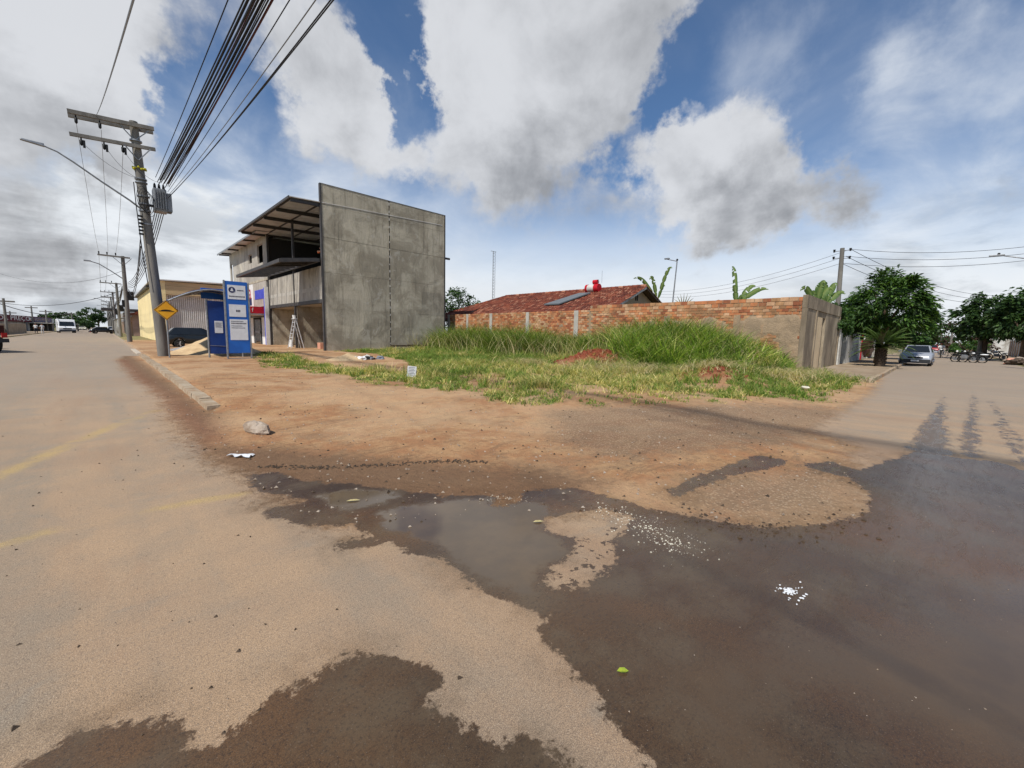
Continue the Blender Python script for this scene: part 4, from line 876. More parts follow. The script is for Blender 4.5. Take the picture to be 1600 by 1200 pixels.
MB().box(k_*.515, -.1, 0, k_*.545, .38, 2.74).build('pilaster', M['galv'], b)
A2 = V3((*G(-40, 527), 0)); B2 = V3((*G(42, 520.5), 0)); w_ = (B2-A2); n_ = V3((-w_.y, w_.x, 0)).normalized()*.25
setp(MB().hexa([A2, B2, B2+n_, A2+n_], [A2+V3((0, 0, 1.5)), B2+V3((0, 0, 1.7)), B2+n_+V3((0, 0, 1.7)), A2+n_+V3((0, 0, 1.5))]).build('garden_wall', M['beige_wall']), 'low beige boundary wall in front of the red sign shop', 'wall')

# ------------------------------------------------------------------ foliage
def leaf_mesh(name, C0, Rr, nleaf, size, cols, seed, clumps=60, drop=.0, flat=.0, m='leaf', asp=.45, shell=.55):
    r = np.random.default_rng(seed); C0 = np.array(C0, float); Rr = np.array(Rr, float)
    u = r.normal(size=(clumps, 3)); u /= np.linalg.norm(u, axis=1)[:, None]; rad = (shell+(1-shell)*r.random(clumps)**.5)*(.82+.34*r.random(clumps))
    cc = u*rad[:, None]; cc[:, 2] = np.maximum(cc[:, 2], -.75)
    k = r.integers(0, clumps, nleaf); cr = .13+.20*r.random(clumps)
    off = r.normal(size=(nleaf, 3)); off /= np.linalg.norm(off, axis=1)[:, None]; off *= (r.random(nleaf)**.45)[:, None]*cr[k][:, None]
    Pn = cc[k]+off; Pw = C0+Pn*Rr; Pw[:, 2] -= drop*np.abs(Pn[:, 0])
    d = off+.6*cc[k]+.5*r.normal(size=(nleaf, 3)); d[:, 2] = d[:, 2]*.5-.25; d /= np.linalg.norm(d, axis=1)[:, None]
    s = np.cross(d, r.normal(size=(nleaf, 3))+np.array([0, 0, 2.0])); s /= np.maximum(np.linalg.norm(s, axis=1), 1e-6)[:, None]
    L = size*(.6+.8*r.random(nleaf))[:, None]; w = L*asp*.5
    nrm = np.cross(d, s); a = Pw; m1 = Pw+d*L*.5+s*w+nrm*L*.06; t_ = Pw+d*L-np.array([0, 0, 1])*L*.15; m2 = Pw+d*L*.5-s*w+nrm*L*.06
    V = np.stack([a, m1, t_, m2], 1).reshape(-1, 3); Fq = np.arange(nleaf*4).reshape(-1, 4)
    base = np.array(cols)[r.integers(0, len(cols), nleaf)]; cl = .75+.5*r.random(clumps)
    col = base*cl[k][:, None]*(.8+.4*r.random((nleaf, 1))); col = np.repeat(col, 4, 0)
    return npmesh(name, V, Fq, [M[m]], col)
def crown(parent, *a, name='crown', **k):
    o = bpy.data.objects.new(name, leaf_mesh(name, *a, **k)); C.objects.link(o); o.parent = parent; return o
GREENS = [(.032, .075, .014), (.055, .12, .02), (.10, .185, .032), (.025, .055, .012)]
DARKG = [(.022, .052, .014), (.036, .078, .02), (.058, .108, .026)]
def tree(name, label, x, y, h, r, nleaf, size, cols, seed, clumps=50, group=None, z0=None, ry=None, trunk=.14, cat='tree', asp=.45):
    t = thing(name, label, cat, (x, y, 0), group=group)
    z0 = z0 if z0 is not None else h*.28; cz = (h+z0)/2
    MB().tube([(0, 0, -.1), (.05, .04, z0*.7), (-.04, .02, z0*1.1), (.05, 0, cz)], [trunk*1.25, trunk, trunk*.9, trunk*.5], 10).build('trunk', M['bark'], t)
    rr = random.Random(seed)
    for i in range(6):
        a = rr.uniform(0, 6.3); MB().tube([(0, 0, z0*.85), (r*.3*math.cos(a), r*.3*math.sin(a), cz*.85), (r*.65*math.cos(a), r*.65*math.sin(a), cz+rr.uniform(0, .3)*(h-z0))], [trunk*.55, trunk*.35, trunk*.12], 6).build('limb', M['bark'], t)
    crown(t, (0, 0, cz), (r, ry or r, (h-z0)/2), nleaf, size, cols, seed, clumps=clumps, asp=asp)
    return t
# far trees beyond the left street
fl = [(100, 14, 7.5, 240), (118, 12, 6, 250), (131, 9, 4.5, 262), (93, 10, 8, 232), (110, 9, 7.5, 245), (124, 9, 5, 255)]
for i, (px, r_, h_, Y) in enumerate(fl):
    p = atY(px, 508, Y); tree('broad_tree', ['dark green tree beyond the shop, directly behind the white van', 'rounded dark tree right of the van', 'smaller low tree at the right end of the far tree row', 'leftmost dark tree of the far row touching the shop', 'dark tree in the middle of the far row', 'low dark tree in the far row above the cream car'][i], p[0], Y, h_*.8, r_*.42, 1500, .9, DARKG, 40+i, 30, 'far trees by the van', z0=1.0)
for px, h_, r_, L in ((147, 14.5, 6.5, 'flat-topped lone dark tree on the skyline at the end of the wide street'), (156, 9.5, 4.5, 'smaller round tree just right of the flat-topped skyline tree')):
    p = atY(px-2, 508, 420); tree('broad_tree', L, p[0], 420, h_, r_, 1500, 1.3, DARKG, int(px), 26, z0=h_*.5, trunk=.5)
p = atY(2, 480, 120); tree('broad_tree', 'dark treetop at the left picture edge behind the red sign shop', -20.5, 150, 6.5, 2.6, 1500, .6, DARKG, 77, 30, z0=3)
for (px, top, L) in ((5, 466, 'thin pole rising at the left edge in front of the red sign'), (15, 486, 'short distant pole behind the left part of the shop roof'), (48.5, 478, 'slim pole behind the middle of the shop roof'), (71, 484, 'slim pole behind the right part of the shop roof'), (111.5, 488, 'slim pole above the far dark trees')):
    p = atY(px, top, 150 if px > 10 else 90); t = thing('utility_pole', L, 'utility pole', (p[0], p[1], 0)); MB().tube([(0, 0, 0), (0, 0, p[2])], [.17, .13], 8).build('shaft', M['pole'], t); MB().box(-1, -.1, p[2]-.5, 1, .1, p[2]-.3).build('crossarm', M['pole'], t)
cable(atY(-5, 473, 90), atY(111, 489, 150), 1.0, .05, 'cable', 'long distant wire crossing above the shop from the left edge', 'distant wires'); cable(atY(-5, 472, 92), atY(196, 452, 80), 1.2, .03, 'cable', 'long distant wire from the left edge across the street to the pole row', 'distant wires')
cable(atY(-5, 426, 60), atY(192, 423, 53), 1.0, .015, 'alu', 'thin wire crossing the street to the second pole', 'distant wires')

# ------------------------------------------------------------------ vehicles
def wheel(parent, x, y, r, w, side, spokes=5, rimm='chrome'):
    o = MB().tube([(0, -w/2, 0), (0, -w/2+.02, 0), (0, w/2-.02, 0), (0, w/2, 0)], [r*.92, r, r, r*.92], 22).build('wheel', M['rubber'], parent, loc=(x, y, r))
    s = side
    MB().tube([(0, s*(w/2+.003), 0), (0, s*(w/2+.012), 0)], [r*.66, r*.64], 18).build('rim', M['dark'], o)
    for i in range(spokes):
        a = 2*math.pi*i/spokes; MB().bar((0, s*(w/2+.02), 0), (r*.62*math.cos(a), s*(w/2+.02), r*.62*math.sin(a)), .075*r/.3, .012).build('spoke', M[rimm], o)
    return o
def car(label, loc, rz, paint, prof, cabin, L, Wd, wb, wr=.31, cat='car', group=None, plate=True, name='parked_car', lamp='lamp_glass'):
    """x = forward, origin at the middle on the ground. prof: lower body side profile; cabin: (x_rear_low, x_rear_top, x_front_top, x_front_low, z_low, z_top)"""
    t = thing(name, label, cat, loc, rz, group=group)
    hw = Wd/2; fx, rx = wb
    # body: profile with wheel arches lofted across the width with tumblehome
    def arch(cx): return [(cx+(wr+.05)*math.cos(a), max(.16, wr+(wr+.05)*math.sin(a))) for a in np.linspace(math.pi, 0, 9)]
    low = [(-L/2+.05, .22)]+[p_ for p_ in arch(rx)]+[p_ for p_ in arch(fx)]+[(L/2-.05, .20)]
    up = list(reversed(prof))
    # build as strips: lower line points matched against the upper profile height
    xs = sorted(set([p_[0] for p_ in low]+[p_[0] for p_ in prof])); 
    lo = lambda x: float(np.interp(x, [p_[0] for p_ in low], [p_[1] for p_ in low])); hi = lambda x: float(np.interp(x, [p_[0] for p_ in prof], [p_[1] for p_ in prof]))
    xs = [x for x in xs if prof[0][0] <= x <= prof[-1][0]]
    def sec(x):
        a, c_ = lo(x), hi(x); e = 1-.10*max(0, (abs(x)-L/2*.80)/(L/2*.2))**2; w = hw*e; m_ = a+(c_-a)*.55
        return [(x, -w*.96, a), (x, -w, m_), (x, -w*.93, c_-.03), (x, -w*.80, c_), (x, w*.80, c_), (x, w*.93, c_-.03), (x, w, m_), (x, w*.96, a)]
    mb = MB(); S = [sec(x) for x in xs]; vs = [p_ for s_ in S for p_ in s_]; fs = []
    for i in range(len(S)-1):
        for k in range(8): fs.append((i*8+k, i*8+(k+1) % 8, (i+1)*8+(k+1) % 8, (i+1)*8+k))
    mb.add(vs, fs, 0, True); mb.add(S[0], [tuple(range(8))]); mb.add(S[-1], [tuple(range(7, -1, -1))])
    body = mb.build('body', M[paint], t)
    xa, xb, xc, xd, zl, zt = cabin; wl, wt = hw*.90, hw*.70
    MB().hexa([(xa, -wl, zl-.02), (xd, -wl, zl-.02), (xd, wl, zl-.02), (xa, wl, zl-.02)], [(xb, -wt, zt), (xc, -wt, zt), (xc, wt, zt), (xb, wt, zt)]).build('cabin', M[paint], t, bevel=.05)
    def lerp3(x_l, x_t, y_l, y_t, f): return (x_l+(x_t-x_l)*f, y_l+(y_t-y_l)*f, zl+(zt-zl)*f)
    for s in (-1, 1):
        off = .012*s
        for (u0, u1) in ((.07, .47), (.51, .94)):
            P4 = []
            for (f_, u) in ((.10, u0), (.10, u1), (.86, u1), (.86, u0)):
                xl = xa+(xd-xa)*f_*0+0; x_at_rear = xa+(xb-xa)*f_; x_at_front = xd+(xc-xd)*f_; x = x_at_rear+(x_at_front-x_at_rear)*u
                P4.append((x, s*(wl+(wt-wl)*f_)+off, zl+(zt-zl)*f_))
            MB().prism(P4 if s > 0 else P4[::-1], (0, -.006*s, 0)).build('side_window', M['glass'], t)
    for (x_l, x_t, s, nm) in ((xd, xc, 1, 'windscreen'), (xa, xb, -1, 'rear_window')):
        P4 = []
        for (f_, v) in ((.08, -.88), (.08, .88), (.90, .86), (.90, -.86)): P4.append((x_l+(x_t-x_l)*f_+.02*s, v*(wl+(wt-wl)*f_), zl+(zt-zl)*f_+.012))
        MB().prism(P4, (-.006*s, 0, 0)).build(nm, M['glass'], t)
    for s in (-1, 1):
        wheel(t, fx, s*(hw-.11), wr, .2, s); wheel(t, rx, s*(hw-.11), wr, .2, s)
        hx, hz = prof[-1][0], hi(prof[-1][0]); MB().hexa([(L/2-.20, s*hw*.52, hz-.17), (L/2+.005, s*hw*.52, hz-.17), (L/2-.07, s*hw*.86, hz-.17), (L/2-.25, s*hw*.9, hz-.17)] if s > 0 else [(L/2-.20, s*hw*.52, hz-.17), (L/2-.25, s*hw*.9, hz-.17), (L/2-.07, s*hw*.86, hz-.17), (L/2+.005, s*hw*.52, hz-.17)],
                        [(L/2-.20, s*hw*.52, hz-.02), (L/2-.02, s*hw*.52, hz-.02), (L/2-.09, s*hw*.86, hz-.02), (L/2-.25, s*hw*.9, hz-.02)] if s > 0 else [(L/2-.20, s*hw*.52, hz-.02), (L/2-.25, s*hw*.9, hz-.02), (L/2-.09, s*hw*.86, hz-.02), (L/2-.02, s*hw*.52, hz-.02)]).build('headlight', M[lamp], t)
        rz_ = hi(-L/2+.1)-.05; MB().box(-L/2-.012, s*hw*.60, rz_-.22, -L/2+.10, s*hw*.93, rz_).build('tail_light', M['lamp_red'], t)
        MB().box(xd-.55, s*(hw-.02), zl+.02, xd-.40, s*(hw+.16), zl+.14).build('mirror', M[paint], t, bevel=.02)
    MB().box(L/2-.16, -hw*.90, .22, L/2+.03, hw*.90, .46).build('front_bumper', M['bumper'], t, bevel=.03); MB().box(-L/2-.03, -hw*.9, .24, -L/2+.12, hw*.9, .50).build('rear_bumper', M[paint], t, bevel=.03)
    MB().box(L/2-.03, -hw*.45, .52, L/2+.012, hw*.45, .62).build('grille', M['black'], t)
    if plate: MB().box(L/2+.031, -.2, .31, L/2+.04, .2, .42).build('number_plate', M['paper'], t)
    return t
hatchp = [(-2.0, .55), (-1.97, .88), (-1.80, .98), (-.9, .95), (.4, .92), (1.15, .90), (1.75, .78), (1.98, .62), (2.02, .45)]
hatchc = (-1.93, -1.45, .15, 1.10, .93, 1.48)
pickp = [(-2.05, .5), (-2.0, .86), (-1.2, .92), (.5, .92), (1.2, .92), (1.85, .84), (2.02, .66), (2.05, .45)]
sedan_c = (-1.75, -1.0, .20, .95, .90, 1.38)
x0, y0 = 5.15, 39.2
car('dark graphite hatchback parked sideways in front of the barred gate', (x0, y0, .06), .0, 'car_dark', hatchp, hatchc, 4.05, 1.72, (1.22, -1.24), group=None)
car('silver hatchback facing the camera by the kerb of the side street', (41.6, 1.0, 0), math.pi-.02, 'car_silver', pickp, (-1.9, -1.5, .05, .85, .90, 1.40), 4.1, 1.66, (1.25, -1.25))
bx, by = G(157, 521.3); car('black car parked at the end of the pole row', (bx+.5, by, 0), .15, 'car_black', pickp, sedan_c, 4.3, 1.7, (1.3, -1.3))
bx, by = G(156, 518); car('silver car half hidden behind the black car', (bx-.2, by+22, 0), -1.3, 'car_white', pickp, sedan_c, 4.3, 1.7, (1.3, -1.3))
bx, by = G(172, 521); car('white car behind the pole row beside the black car', (bx+.4, by+14, 0), -1.5, 'car_white', hatchp, hatchc, 4.1, 1.7, (1.3, -1.3))
bx, by = G(128, 515.6); car('small cream car far away in the middle of the wide street', (bx, by, 0), -1.55, 'car_cream', pickp, sedan_c, 4.6, 2.4, (1.3, -1.3))
bx, by = G(1456, 551); car('distant red car behind the silver hatchback', (bx, by, 0), math.pi, 'car_red', pickp, sedan_c, 4.3, 1.7, (1.3, -1.3))
# white van
bx, by = G(104, 520); t = thing('delivery_van', 'white high-roofed van parked facing us beside the red sign shop', 'van', (bx, by, 0), -1.45)
MB().prism([(-2.7, -1.25, .35), (2.6, -1.25, .35), (2.65, -1.25, 1.1), (1.9, -1.25, 1.35), (1.25, -1.25, 2.75), (-2.7, -1.25, 2.85)], (0, 2.5, 0)).build('body', M['car_white'], t, bevel=.10)
MB().hexa([(1.92, -1.08, 1.40), (1.93, -1.08, 1.42), (1.93, 1.08, 1.42), (1.92, 1.08, 1.40)], [(1.50, -1.0, 2.32), (1.53, -1.0, 2.32), (1.53, 1.0, 2.32), (1.50, 1.0, 2.32)]).build('windscreen', M['glass'], t)
for s in (-1, 1):
    MB().box(.2, s*1.255, 1.5, 1.3, s*1.262, 2.2).build('side_window', M['glass'], t); wheel(t, 1.7, s*1.1, .38, .24, s); wheel(t, -1.7, s*1.1, .38, .24, s)
    MB().box(2.58, s*.7, .85, 2.67, s*1.15, 1.08).build('headlight', M['lamp_glass'], t)
MB().box(2.55, -1.2, .35, 2.75, 1.2, .62).build('bumper', M['bumper'], t); MB().box(2.655, -.6, .75, 2.68, .6, 1.0).build('grille', M['black'], t)
# old dark red truck entering at the left edge
t = thing('truck', 'rear corner of an old dark red truck cut off by the left picture edge', 'truck', (-4.85, 34.4, 0), math.pi/2+.45)
# local x = forward; the rear end shows
MB().box(-.2, -1.15, 1.0, 4.8, 1.15, 1.45).build('load_bed', M['truck_red'], t, bevel=.03)
MB().box(-.35, -1.0, .62, 4.6, 1.0, .80).build('chassis', M['black'], t); MB().box(-.55, -1.15, .55, -.36, 1.15, .75).build('rear_bumper', M['bumper'], t)
for z in (1.02, 1.17, 1.32): MB().box(-.24, -1.12, z, -.205, 1.12, z+.12).build('tailboard_plank', M['truck_red'], t)
for s in (-1, 1):
    MB().box(-.42, s*.95, .8, -.36, s*1.15, 1.05).build('tail_light', M['lamp_red'], t); wheel(t, .6, s*1.0, .5, .3, s, 6, 'galv'); wheel(t, 4.2, s*1.0, .5, .3, s, 6, 'galv')
    MB().box(.0, s*.85, 1.02, 1.2, s*1.2, 1.06).build('mudguard', M['black'], t)
MB().box(4.9, -1.1, .7, 6.6, 1.1, 2.6).build('cab', M['truck_red'], t, bevel=.12)
def bike(label, loc, rz, cat='bicycle', name='bicycle', motor=False, white=False):
    t = thing(name, label, cat, loc, rz); r = .33 if not motor else .30
    for xx in (-.55, .58):
        pts = [(xx+r*math.cos(a), 0, r+r*math.sin(a)) for a in np.linspace(0, 2*math.pi, 19)]
        w = MB().tube(pts, .05 if motor else .025, 6, cap=False).build('wheel', M['rubber'], t); MB().tube([(xx, -.02, r), (xx, .02, r)], r*.55 if motor else .05, 10).build('hub', M['galv'], w)
    fr = 'black'
    for a, c_ in (((-.55, 0, r), (-.05, 0, .38)), ((-.05, 0, .38), (-.2, 0, .85)), ((-.2, 0, .8), (.42, 0, .82)), ((.42, 0, .82), (-.05, 0, .38)), ((.58, 0, r), (.38, 0, .98)), ((-.55, 0, r), (-.2, 0, .8))): MB().tube([a, c_], .022 if not motor else .035, 6).build('frame_tube', M[fr], t)
    MB().tube([(.30, -.3, 1.02), (.38, -.1, .98), (.38, .1, .98), (.30, .3, 1.02)], .018, 6).build('handlebar', M['galv'], t); MB().blob((-.22, 0, .88), (.16 if not motor else .35, .09, .05)).build('saddle', M['black'], t)
    if motor:
        MB().blob((.12, 0, .80), (.24, .13, .13)).build('fuel_tank', M['car_white' if white else 'black'], t); MB().box(-.2, -.12, .32, .2, .12, .62).build('engine', M['galv'], t, bevel=.03); MB().blob((.52, 0, .92), (.08, .09, .09)).build('headlamp', M['lamp_glass'], t)
        MB().blob((.6, 0, .66), (.25, .08, .05)).build('mudguard', M['car_white' if white else 'black'], t); MB().blob((-.62, 0, .70), (.26, .08, .06)).build('mudguard', M['car_white' if white else 'black'], t)
    return t
bike('dark motorcycle standing across the right roadside under the tree', (*G(1506, 566), 0), 1.2, 'motorcycle', 'motorcycle', True)
bike('white motorcycle leaning beside the dark one at the right roadside', (*G(1519, 566.5), 0), 1.5, 'motorcycle', 'motorcycle', True, True)
bike('black and white motorcycle parked by the tan gates on the right', (*G(1556, 562), 0), 1.9, 'motorcycle', 'motorcycle', True, True)
bike('bicycle lying in the road middle distance near the dark motorcycle', (*G(1485, 559), 0), 1.0)
# people
def person(label, loc, rz, top, legs, pose='stand', name='person'):
    P = dict(pel=(0, 0, .95), ch=(0, 0, 1.32), nk=(0, 0, 1.50), hd=(0, .02, 1.66), hd2=(0, .02, 1.76))
    if pose == 'bend': P.update(ch=(0, .22, 1.22), nk=(0, .38, 1.32), hd=(0, .50, 1.36), hd2=(0, .58, 1.38))
    if pose == 'ride': P.update(pel=(0, 0, .88), ch=(0, .12, 1.22), nk=(0, .16, 1.40), hd=(0, .20, 1.56), hd2=(0, .20, 1.66))
    pel, ch = P['pel'], P['ch']
    vs = [pel, ch, P['nk'], P['hd'], P['hd2']]; rr = [.15, .17, .06, .10, .08]; ed = [(0, 1), (1, 2), (2, 3), (3, 4)]
    for s in (-1, 1):
        k = len(vs); sh = (s*.19, ch[1], ch[2]+.12)
        if pose == 'stand': arm = [(s*.26, .02, 1.16), (s*.27, .08, .90), (s*.27, .10, .80)]
        else: arm = [(s*.27, ch[1]+.15, ch[2]-.12), (s*.24, ch[1]+.40, ch[2]-.16), (s*.24, ch[1]+.5, ch[2]-.17)]
        vs += [sh]+arm; rr += [.07, .05, .038, .045]; ed += [(1, k), (k, k+1), (k+1, k+2), (k+2, k+3)]
        k = len(vs); h = (s*.10, pel[1], pel[2]-.05)
        leg = [(s*.12, .03, .50), (s*.12, -.02, .09), (s*.12, .14, .045)] if pose != 'ride' else [(s*.22, .38, .72), (s*.18, .18, .34), (s*.18, .32, .28)]
        vs += [h]+leg; rr += [.10, .065, .045, .04]; ed += [(0, k), (k, k+1), (k+1, k+2), (k+2, k+3)]
    me = bpy.data.meshes.new(name); me.from_pydata(vs, ed, []); o = bpy.data.objects.new(name, me); C.objects.link(o)
    md = o.modifiers.new('s', 'SKIN'); o.modifiers.new('u', 'SUBSURF').levels = 1
    for i, r_ in enumerate(rr): me.skin_vertices[0].data[i].radius = (r_, r_)
    me.skin_vertices[0].data[0].use_root = True
    bpy.context.view_layer.update(); me2 = bpy.data.meshes.new_from_object(o.evaluated_get(bpy.context.evaluated_depsgraph_get())); bpy.data.objects.remove(o)
    o = bpy.data.objects.new(name, me2); C.objects.link(o); me2.materials.clear()
    for m_ in ('skin', top, legs): me2.materials.append(M[m_])
    for f in me2.polygons:
        c_ = f.center; f.use_smooth = True; f.material_index = 0 if (c_.z > P['nk'][2]-.02 or abs(c_.x) > .235 and c_.z < 1.2) else (1 if c_.z > pel[2] else 2)
    MB().blob((P['hd'][0], P['hd'][1]-.02, P['hd2'][2]+.0), (.095, .11, .07)).build('hair', M['hair'], o)
    o.location = loc; o.rotation_euler = (0, 0, rz); return setp(o, label, 'person')
person('person in an orange shirt bending at work on the upper floor beside the blank wall', (XF+.75, YW+.75, 5.95), 1.2, 'cloth_orange', 'cloth_dark', 'bend')
x0, y0 = G(57, 521.5); person('person in a white shirt standing before the dark shop front, the left one', (x0, y0, 0), 0, 'cloth_white', 'cloth_dark')
x0, y0 = G(67, 521.5); person('person in pale clothes standing before the dark shop front, the right one', (x0, y0, 0), .4, 'cloth_white', 'cloth_white')
x0, y0 = G(1469, 559); bike('small motorcycle being ridden towards us in the side street', (x0, y0, 0), math.pi, 'motorcycle', 'motorcycle', True)
person('rider in a pale shirt sitting on the small motorcycle in the side street', (x0, y0, 0), math.pi/2, 'cloth_white', 'cloth_grey', 'ride')
#@@
# ================================================================== RIGHT SIDE: BRICK WALL, HOUSES, SIDE STREET
XB = 22.65
setp(MB().box(20.6, 1.75, -.1, 110, 4.25, .13).build('pavement', M['pave'], bevel=.02), kind='structure')
kb = thing('kerb', None, None, (20.6, 1.66, 0), kind='structure')
for i in range(40):
    o = MB().box(.01, -.07, -.1, .97, .07, .145+.012*random.random()).build('kerb_stone', M['kerb'], kb); o.location = (i*1.0, random.uniform(-.015, .015), 0)
setp(MB().box(30, -8, -.1, 115, -4.75, .12).build('pavement', M['pave'], bevel=.02), kind='structure')
# --- brick wall
bw = thing('brick_wall', 'long orange hollow-brick wall with grey mortar patches behind the tall grass', 'brick wall', (XB, 0, 0))
def wtop(y): return 3.52 if y < 16.0 else 3.24
def plaster(y, z):
    n1 = fbm(np.array(y), np.array(z)*1.6, .9, 61); n2 = fbm(np.array(y), np.array(z), 3.0, 66)
    m_ = ss(-np.array(y), -13.5, -10.0)*.62+.12
    v = m_+(n1-.5)*1.7+(n2-.5)*.6-ss(z, 2.35, 3.0)*1.3
    return ss(v, .34, .52)
# mortar core whose face swells over the bricks where it was plastered
yy = np.arange(4.42, 31.61, .09); zz_ = np.linspace(0.0, 1.0, 40); 
Yg, Zg = np.meshgrid(yy, zz_, indexing='ij'); Zt = np.where(Yg < 16.0, 3.49, 3.21); Zw = Zg*Zt
pm = plaster(Yg, Zw); Xg = -.0+.012-pm*(.045+.03*(fbm(Yg, Zw, 4, 71)-.5))-.004*fbm(Yg, Zw, 9, 75)
Vc = np.stack([Xg, Yg, Zw], -1).reshape(-1, 3); ni, nj = Yg.shape; ix = np.arange(ni*nj).reshape(ni, nj)
Fc = np.stack([ix[:-1, :-1], ix[:-1, 1:], ix[1:, 1:], ix[1:, :-1]], -1).reshape(-1, 4)
o = bpy.data.objects.new('mortar', npmesh('mortar', Vc, Fc, [M['mortar']], smooth=True)); C.objects.link(o); o.parent = bw
MB().box(.03, 4.42, 0, .2, 15.99, 3.49).box(.03, 16.0, 0, .2, 31.6, 3.21).build('core', M['mortar'], bw)
BL, BH = .36, .195; proto = []
for k in range(5):
    me = MB().box(-.0, .006, .006, .10, BL-.012, BH-.012).mesh('brick', M['bricks'][k]); proto.append(me)
cand = []
for course in range(30):
    for big_c in (0, 1):
        L_, H_b = (BL, BH) if big_c else (.27, .137)
        for i in range(110):
            y = 4.30+i*L_+(L_/2 if course % 2 else 0)
            tz = 3.52 if y < 16 else 3.24
            z = tz-(course+1)*BH if big_c else tz-(2*BH if y < 16 else 0)-(course+1)*H_b
            if big_c and (course > 1 or y+L_ > 16.0) or z < 0 or y+L_ > 31.6 or (y < 16.0 < y+L_): continue
            if plaster(y+L_/2, z+H_b/2) > .55: continue
            cand.append((y, z, L_, H_b))
cand.sort(key=lambda c: c[0]-.6*c[1]); big = cand[:300]; rest = cand[300:]
def jit(): return random.uniform(-.012, .008)
for (y, z, L_, H_b) in big:
    o = bpy.data.objects.new('brick', proto[rng.integers(0, 5)]); C.objects.link(o); o.parent = bw; o.location = (jit()-.012, y+random.uniform(-.008, .008), z+random.uniform(-.004, .004)); o.rotation_euler = (random.uniform(-.01, .01), 0, random.uniform(-.02, .02)); o.scale = (1, random.uniform(.93, 1)*L_/BL, random.uniform(.93, 1)*H_b/BH)
mb = MB()
for (y, z, L_, H_b) in rest: x = jit()-.012; w1 = random.uniform(-.008, .008); mb.box(x, y+.006, z+.006+w1, x+.10, y+L_-.012-random.uniform(0, .014), z+H_b-.014+w1, int(rng.integers(0, 5)))
setp(mb.build('brickwork', M['bricks'], bw), kind='stuff')
for (y, w) in ((31.3, .3), (28.6, .26), (25.5, .3), (21.4, .3), (16.9, .34), (10.6, .34), (7.0, .3)):
    MB().box(-.045, y, 0, .0, y+w, 2.75 if y < 16 else 3.22).build('concrete_pier', M['concrete_lt'] if y > 16 else M['mortar'], bw)
# --- old gate wall round the corner
gw = thing('gate_wall', 'stained old wall with a concrete lintel and dark doorway at the street corner', 'wall', (XB, 4.3, 0))
MB().box(-.05, -.0, -.1, 2.35, .16, 3.0).build('wall_panel', M['old_wall'], gw); MB().box(4.75, 0, -.1, 9.1, .16, 3.0).build('wall_panel', M['old_wall'], gw)
MB().box(-.05, -.03, 3.01, 9.1, .17, 3.58).build('lintel', M['old_wall'], gw); MB().box(2.36, .03, 2.72, 4.74, .15, 3.0).build('transom', M['old_wall'], gw)
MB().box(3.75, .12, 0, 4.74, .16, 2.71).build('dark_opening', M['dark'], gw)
dl = MB().box(2.38, -.015, .1, 3.72, .03, 2.71).build('door_leaf', M['old_door'], gw)
for i in range(5): MB().box(2.40+.265*i, -.028, .14, 2.40+.265*i+.25, -.0155, 2.68).build('door_board', M['old_door'], dl)
for x in (-.05, 2.1, 8.85): MB().box(x, -.05, -.1, x+.22, -.002, 3.0).build('pier', M['old_wall'], gw)
# further frontage
fw = thing('white_gateway', 'pair of pale gate pillars with a dark barred gate under the hanging creeper', 'gateway', (31.9, 4.3, 0))
MB().box(0, -.1, 0, .8, .4, 2.5).build('pillar', M['white_dirty'], fw); MB().box(2.6, -.1, 0, 5.2, .4, 2.75).build('pillar', M['white_dirty'], fw)
for i in range(9): MB().box(.86+.2*i, .1, .1, .92+.2*i, .14, 2.2).build('gate_bar', M['steel'], fw)
fw = thing('garden_wall', 'pale rendered front wall beyond the gate pillars, behind the cycad palm', 'wall', (37.4, 4.35, 0))
MB().box(0, 0, 0, 6, .2, 2.6).build('wall', M['white_dirty'], fw); MB().box(6.05, -.05, 0, 6.5, .25, 2.3).build('red_pillar', M['red'], fw)
for i in range(8): MB().box(7+1.4*i, 0, 0, 7.18+1.4*i, .2, 2.0).build('pillar', M['white_dirty'], fw)
MB().box(6.6, .05, 0, 20, .15, .9).build('low_wall', M['grey_wall'], fw)
x0, y0 = G(1357, 570); setp(MB().blob((0, 0, 1.2), (.35, .35, .75), seg=12, rings=7, jit=.2, seed=5).build('flower_bush', M['debris_o'], loc=(41, 3.7, 0)), 'orange flowering bush glowing beside the cycad trunk', 'bush')
b = thing('front_house', 'low house with a red tiled roof behind the creeper and gate pillars', 'house', (34, 7.5, 0)); MB().box(0, 0, 0, 14, 9, 3.0).build('wall', M['grey_wall'], b)
MB().prism([(-.5, -.8, 2.9), (-.5, 9.8, 2.9), (-.5, 4.5, 4.5)], (15, 0, 0)).build('roof', M['tile'], b)
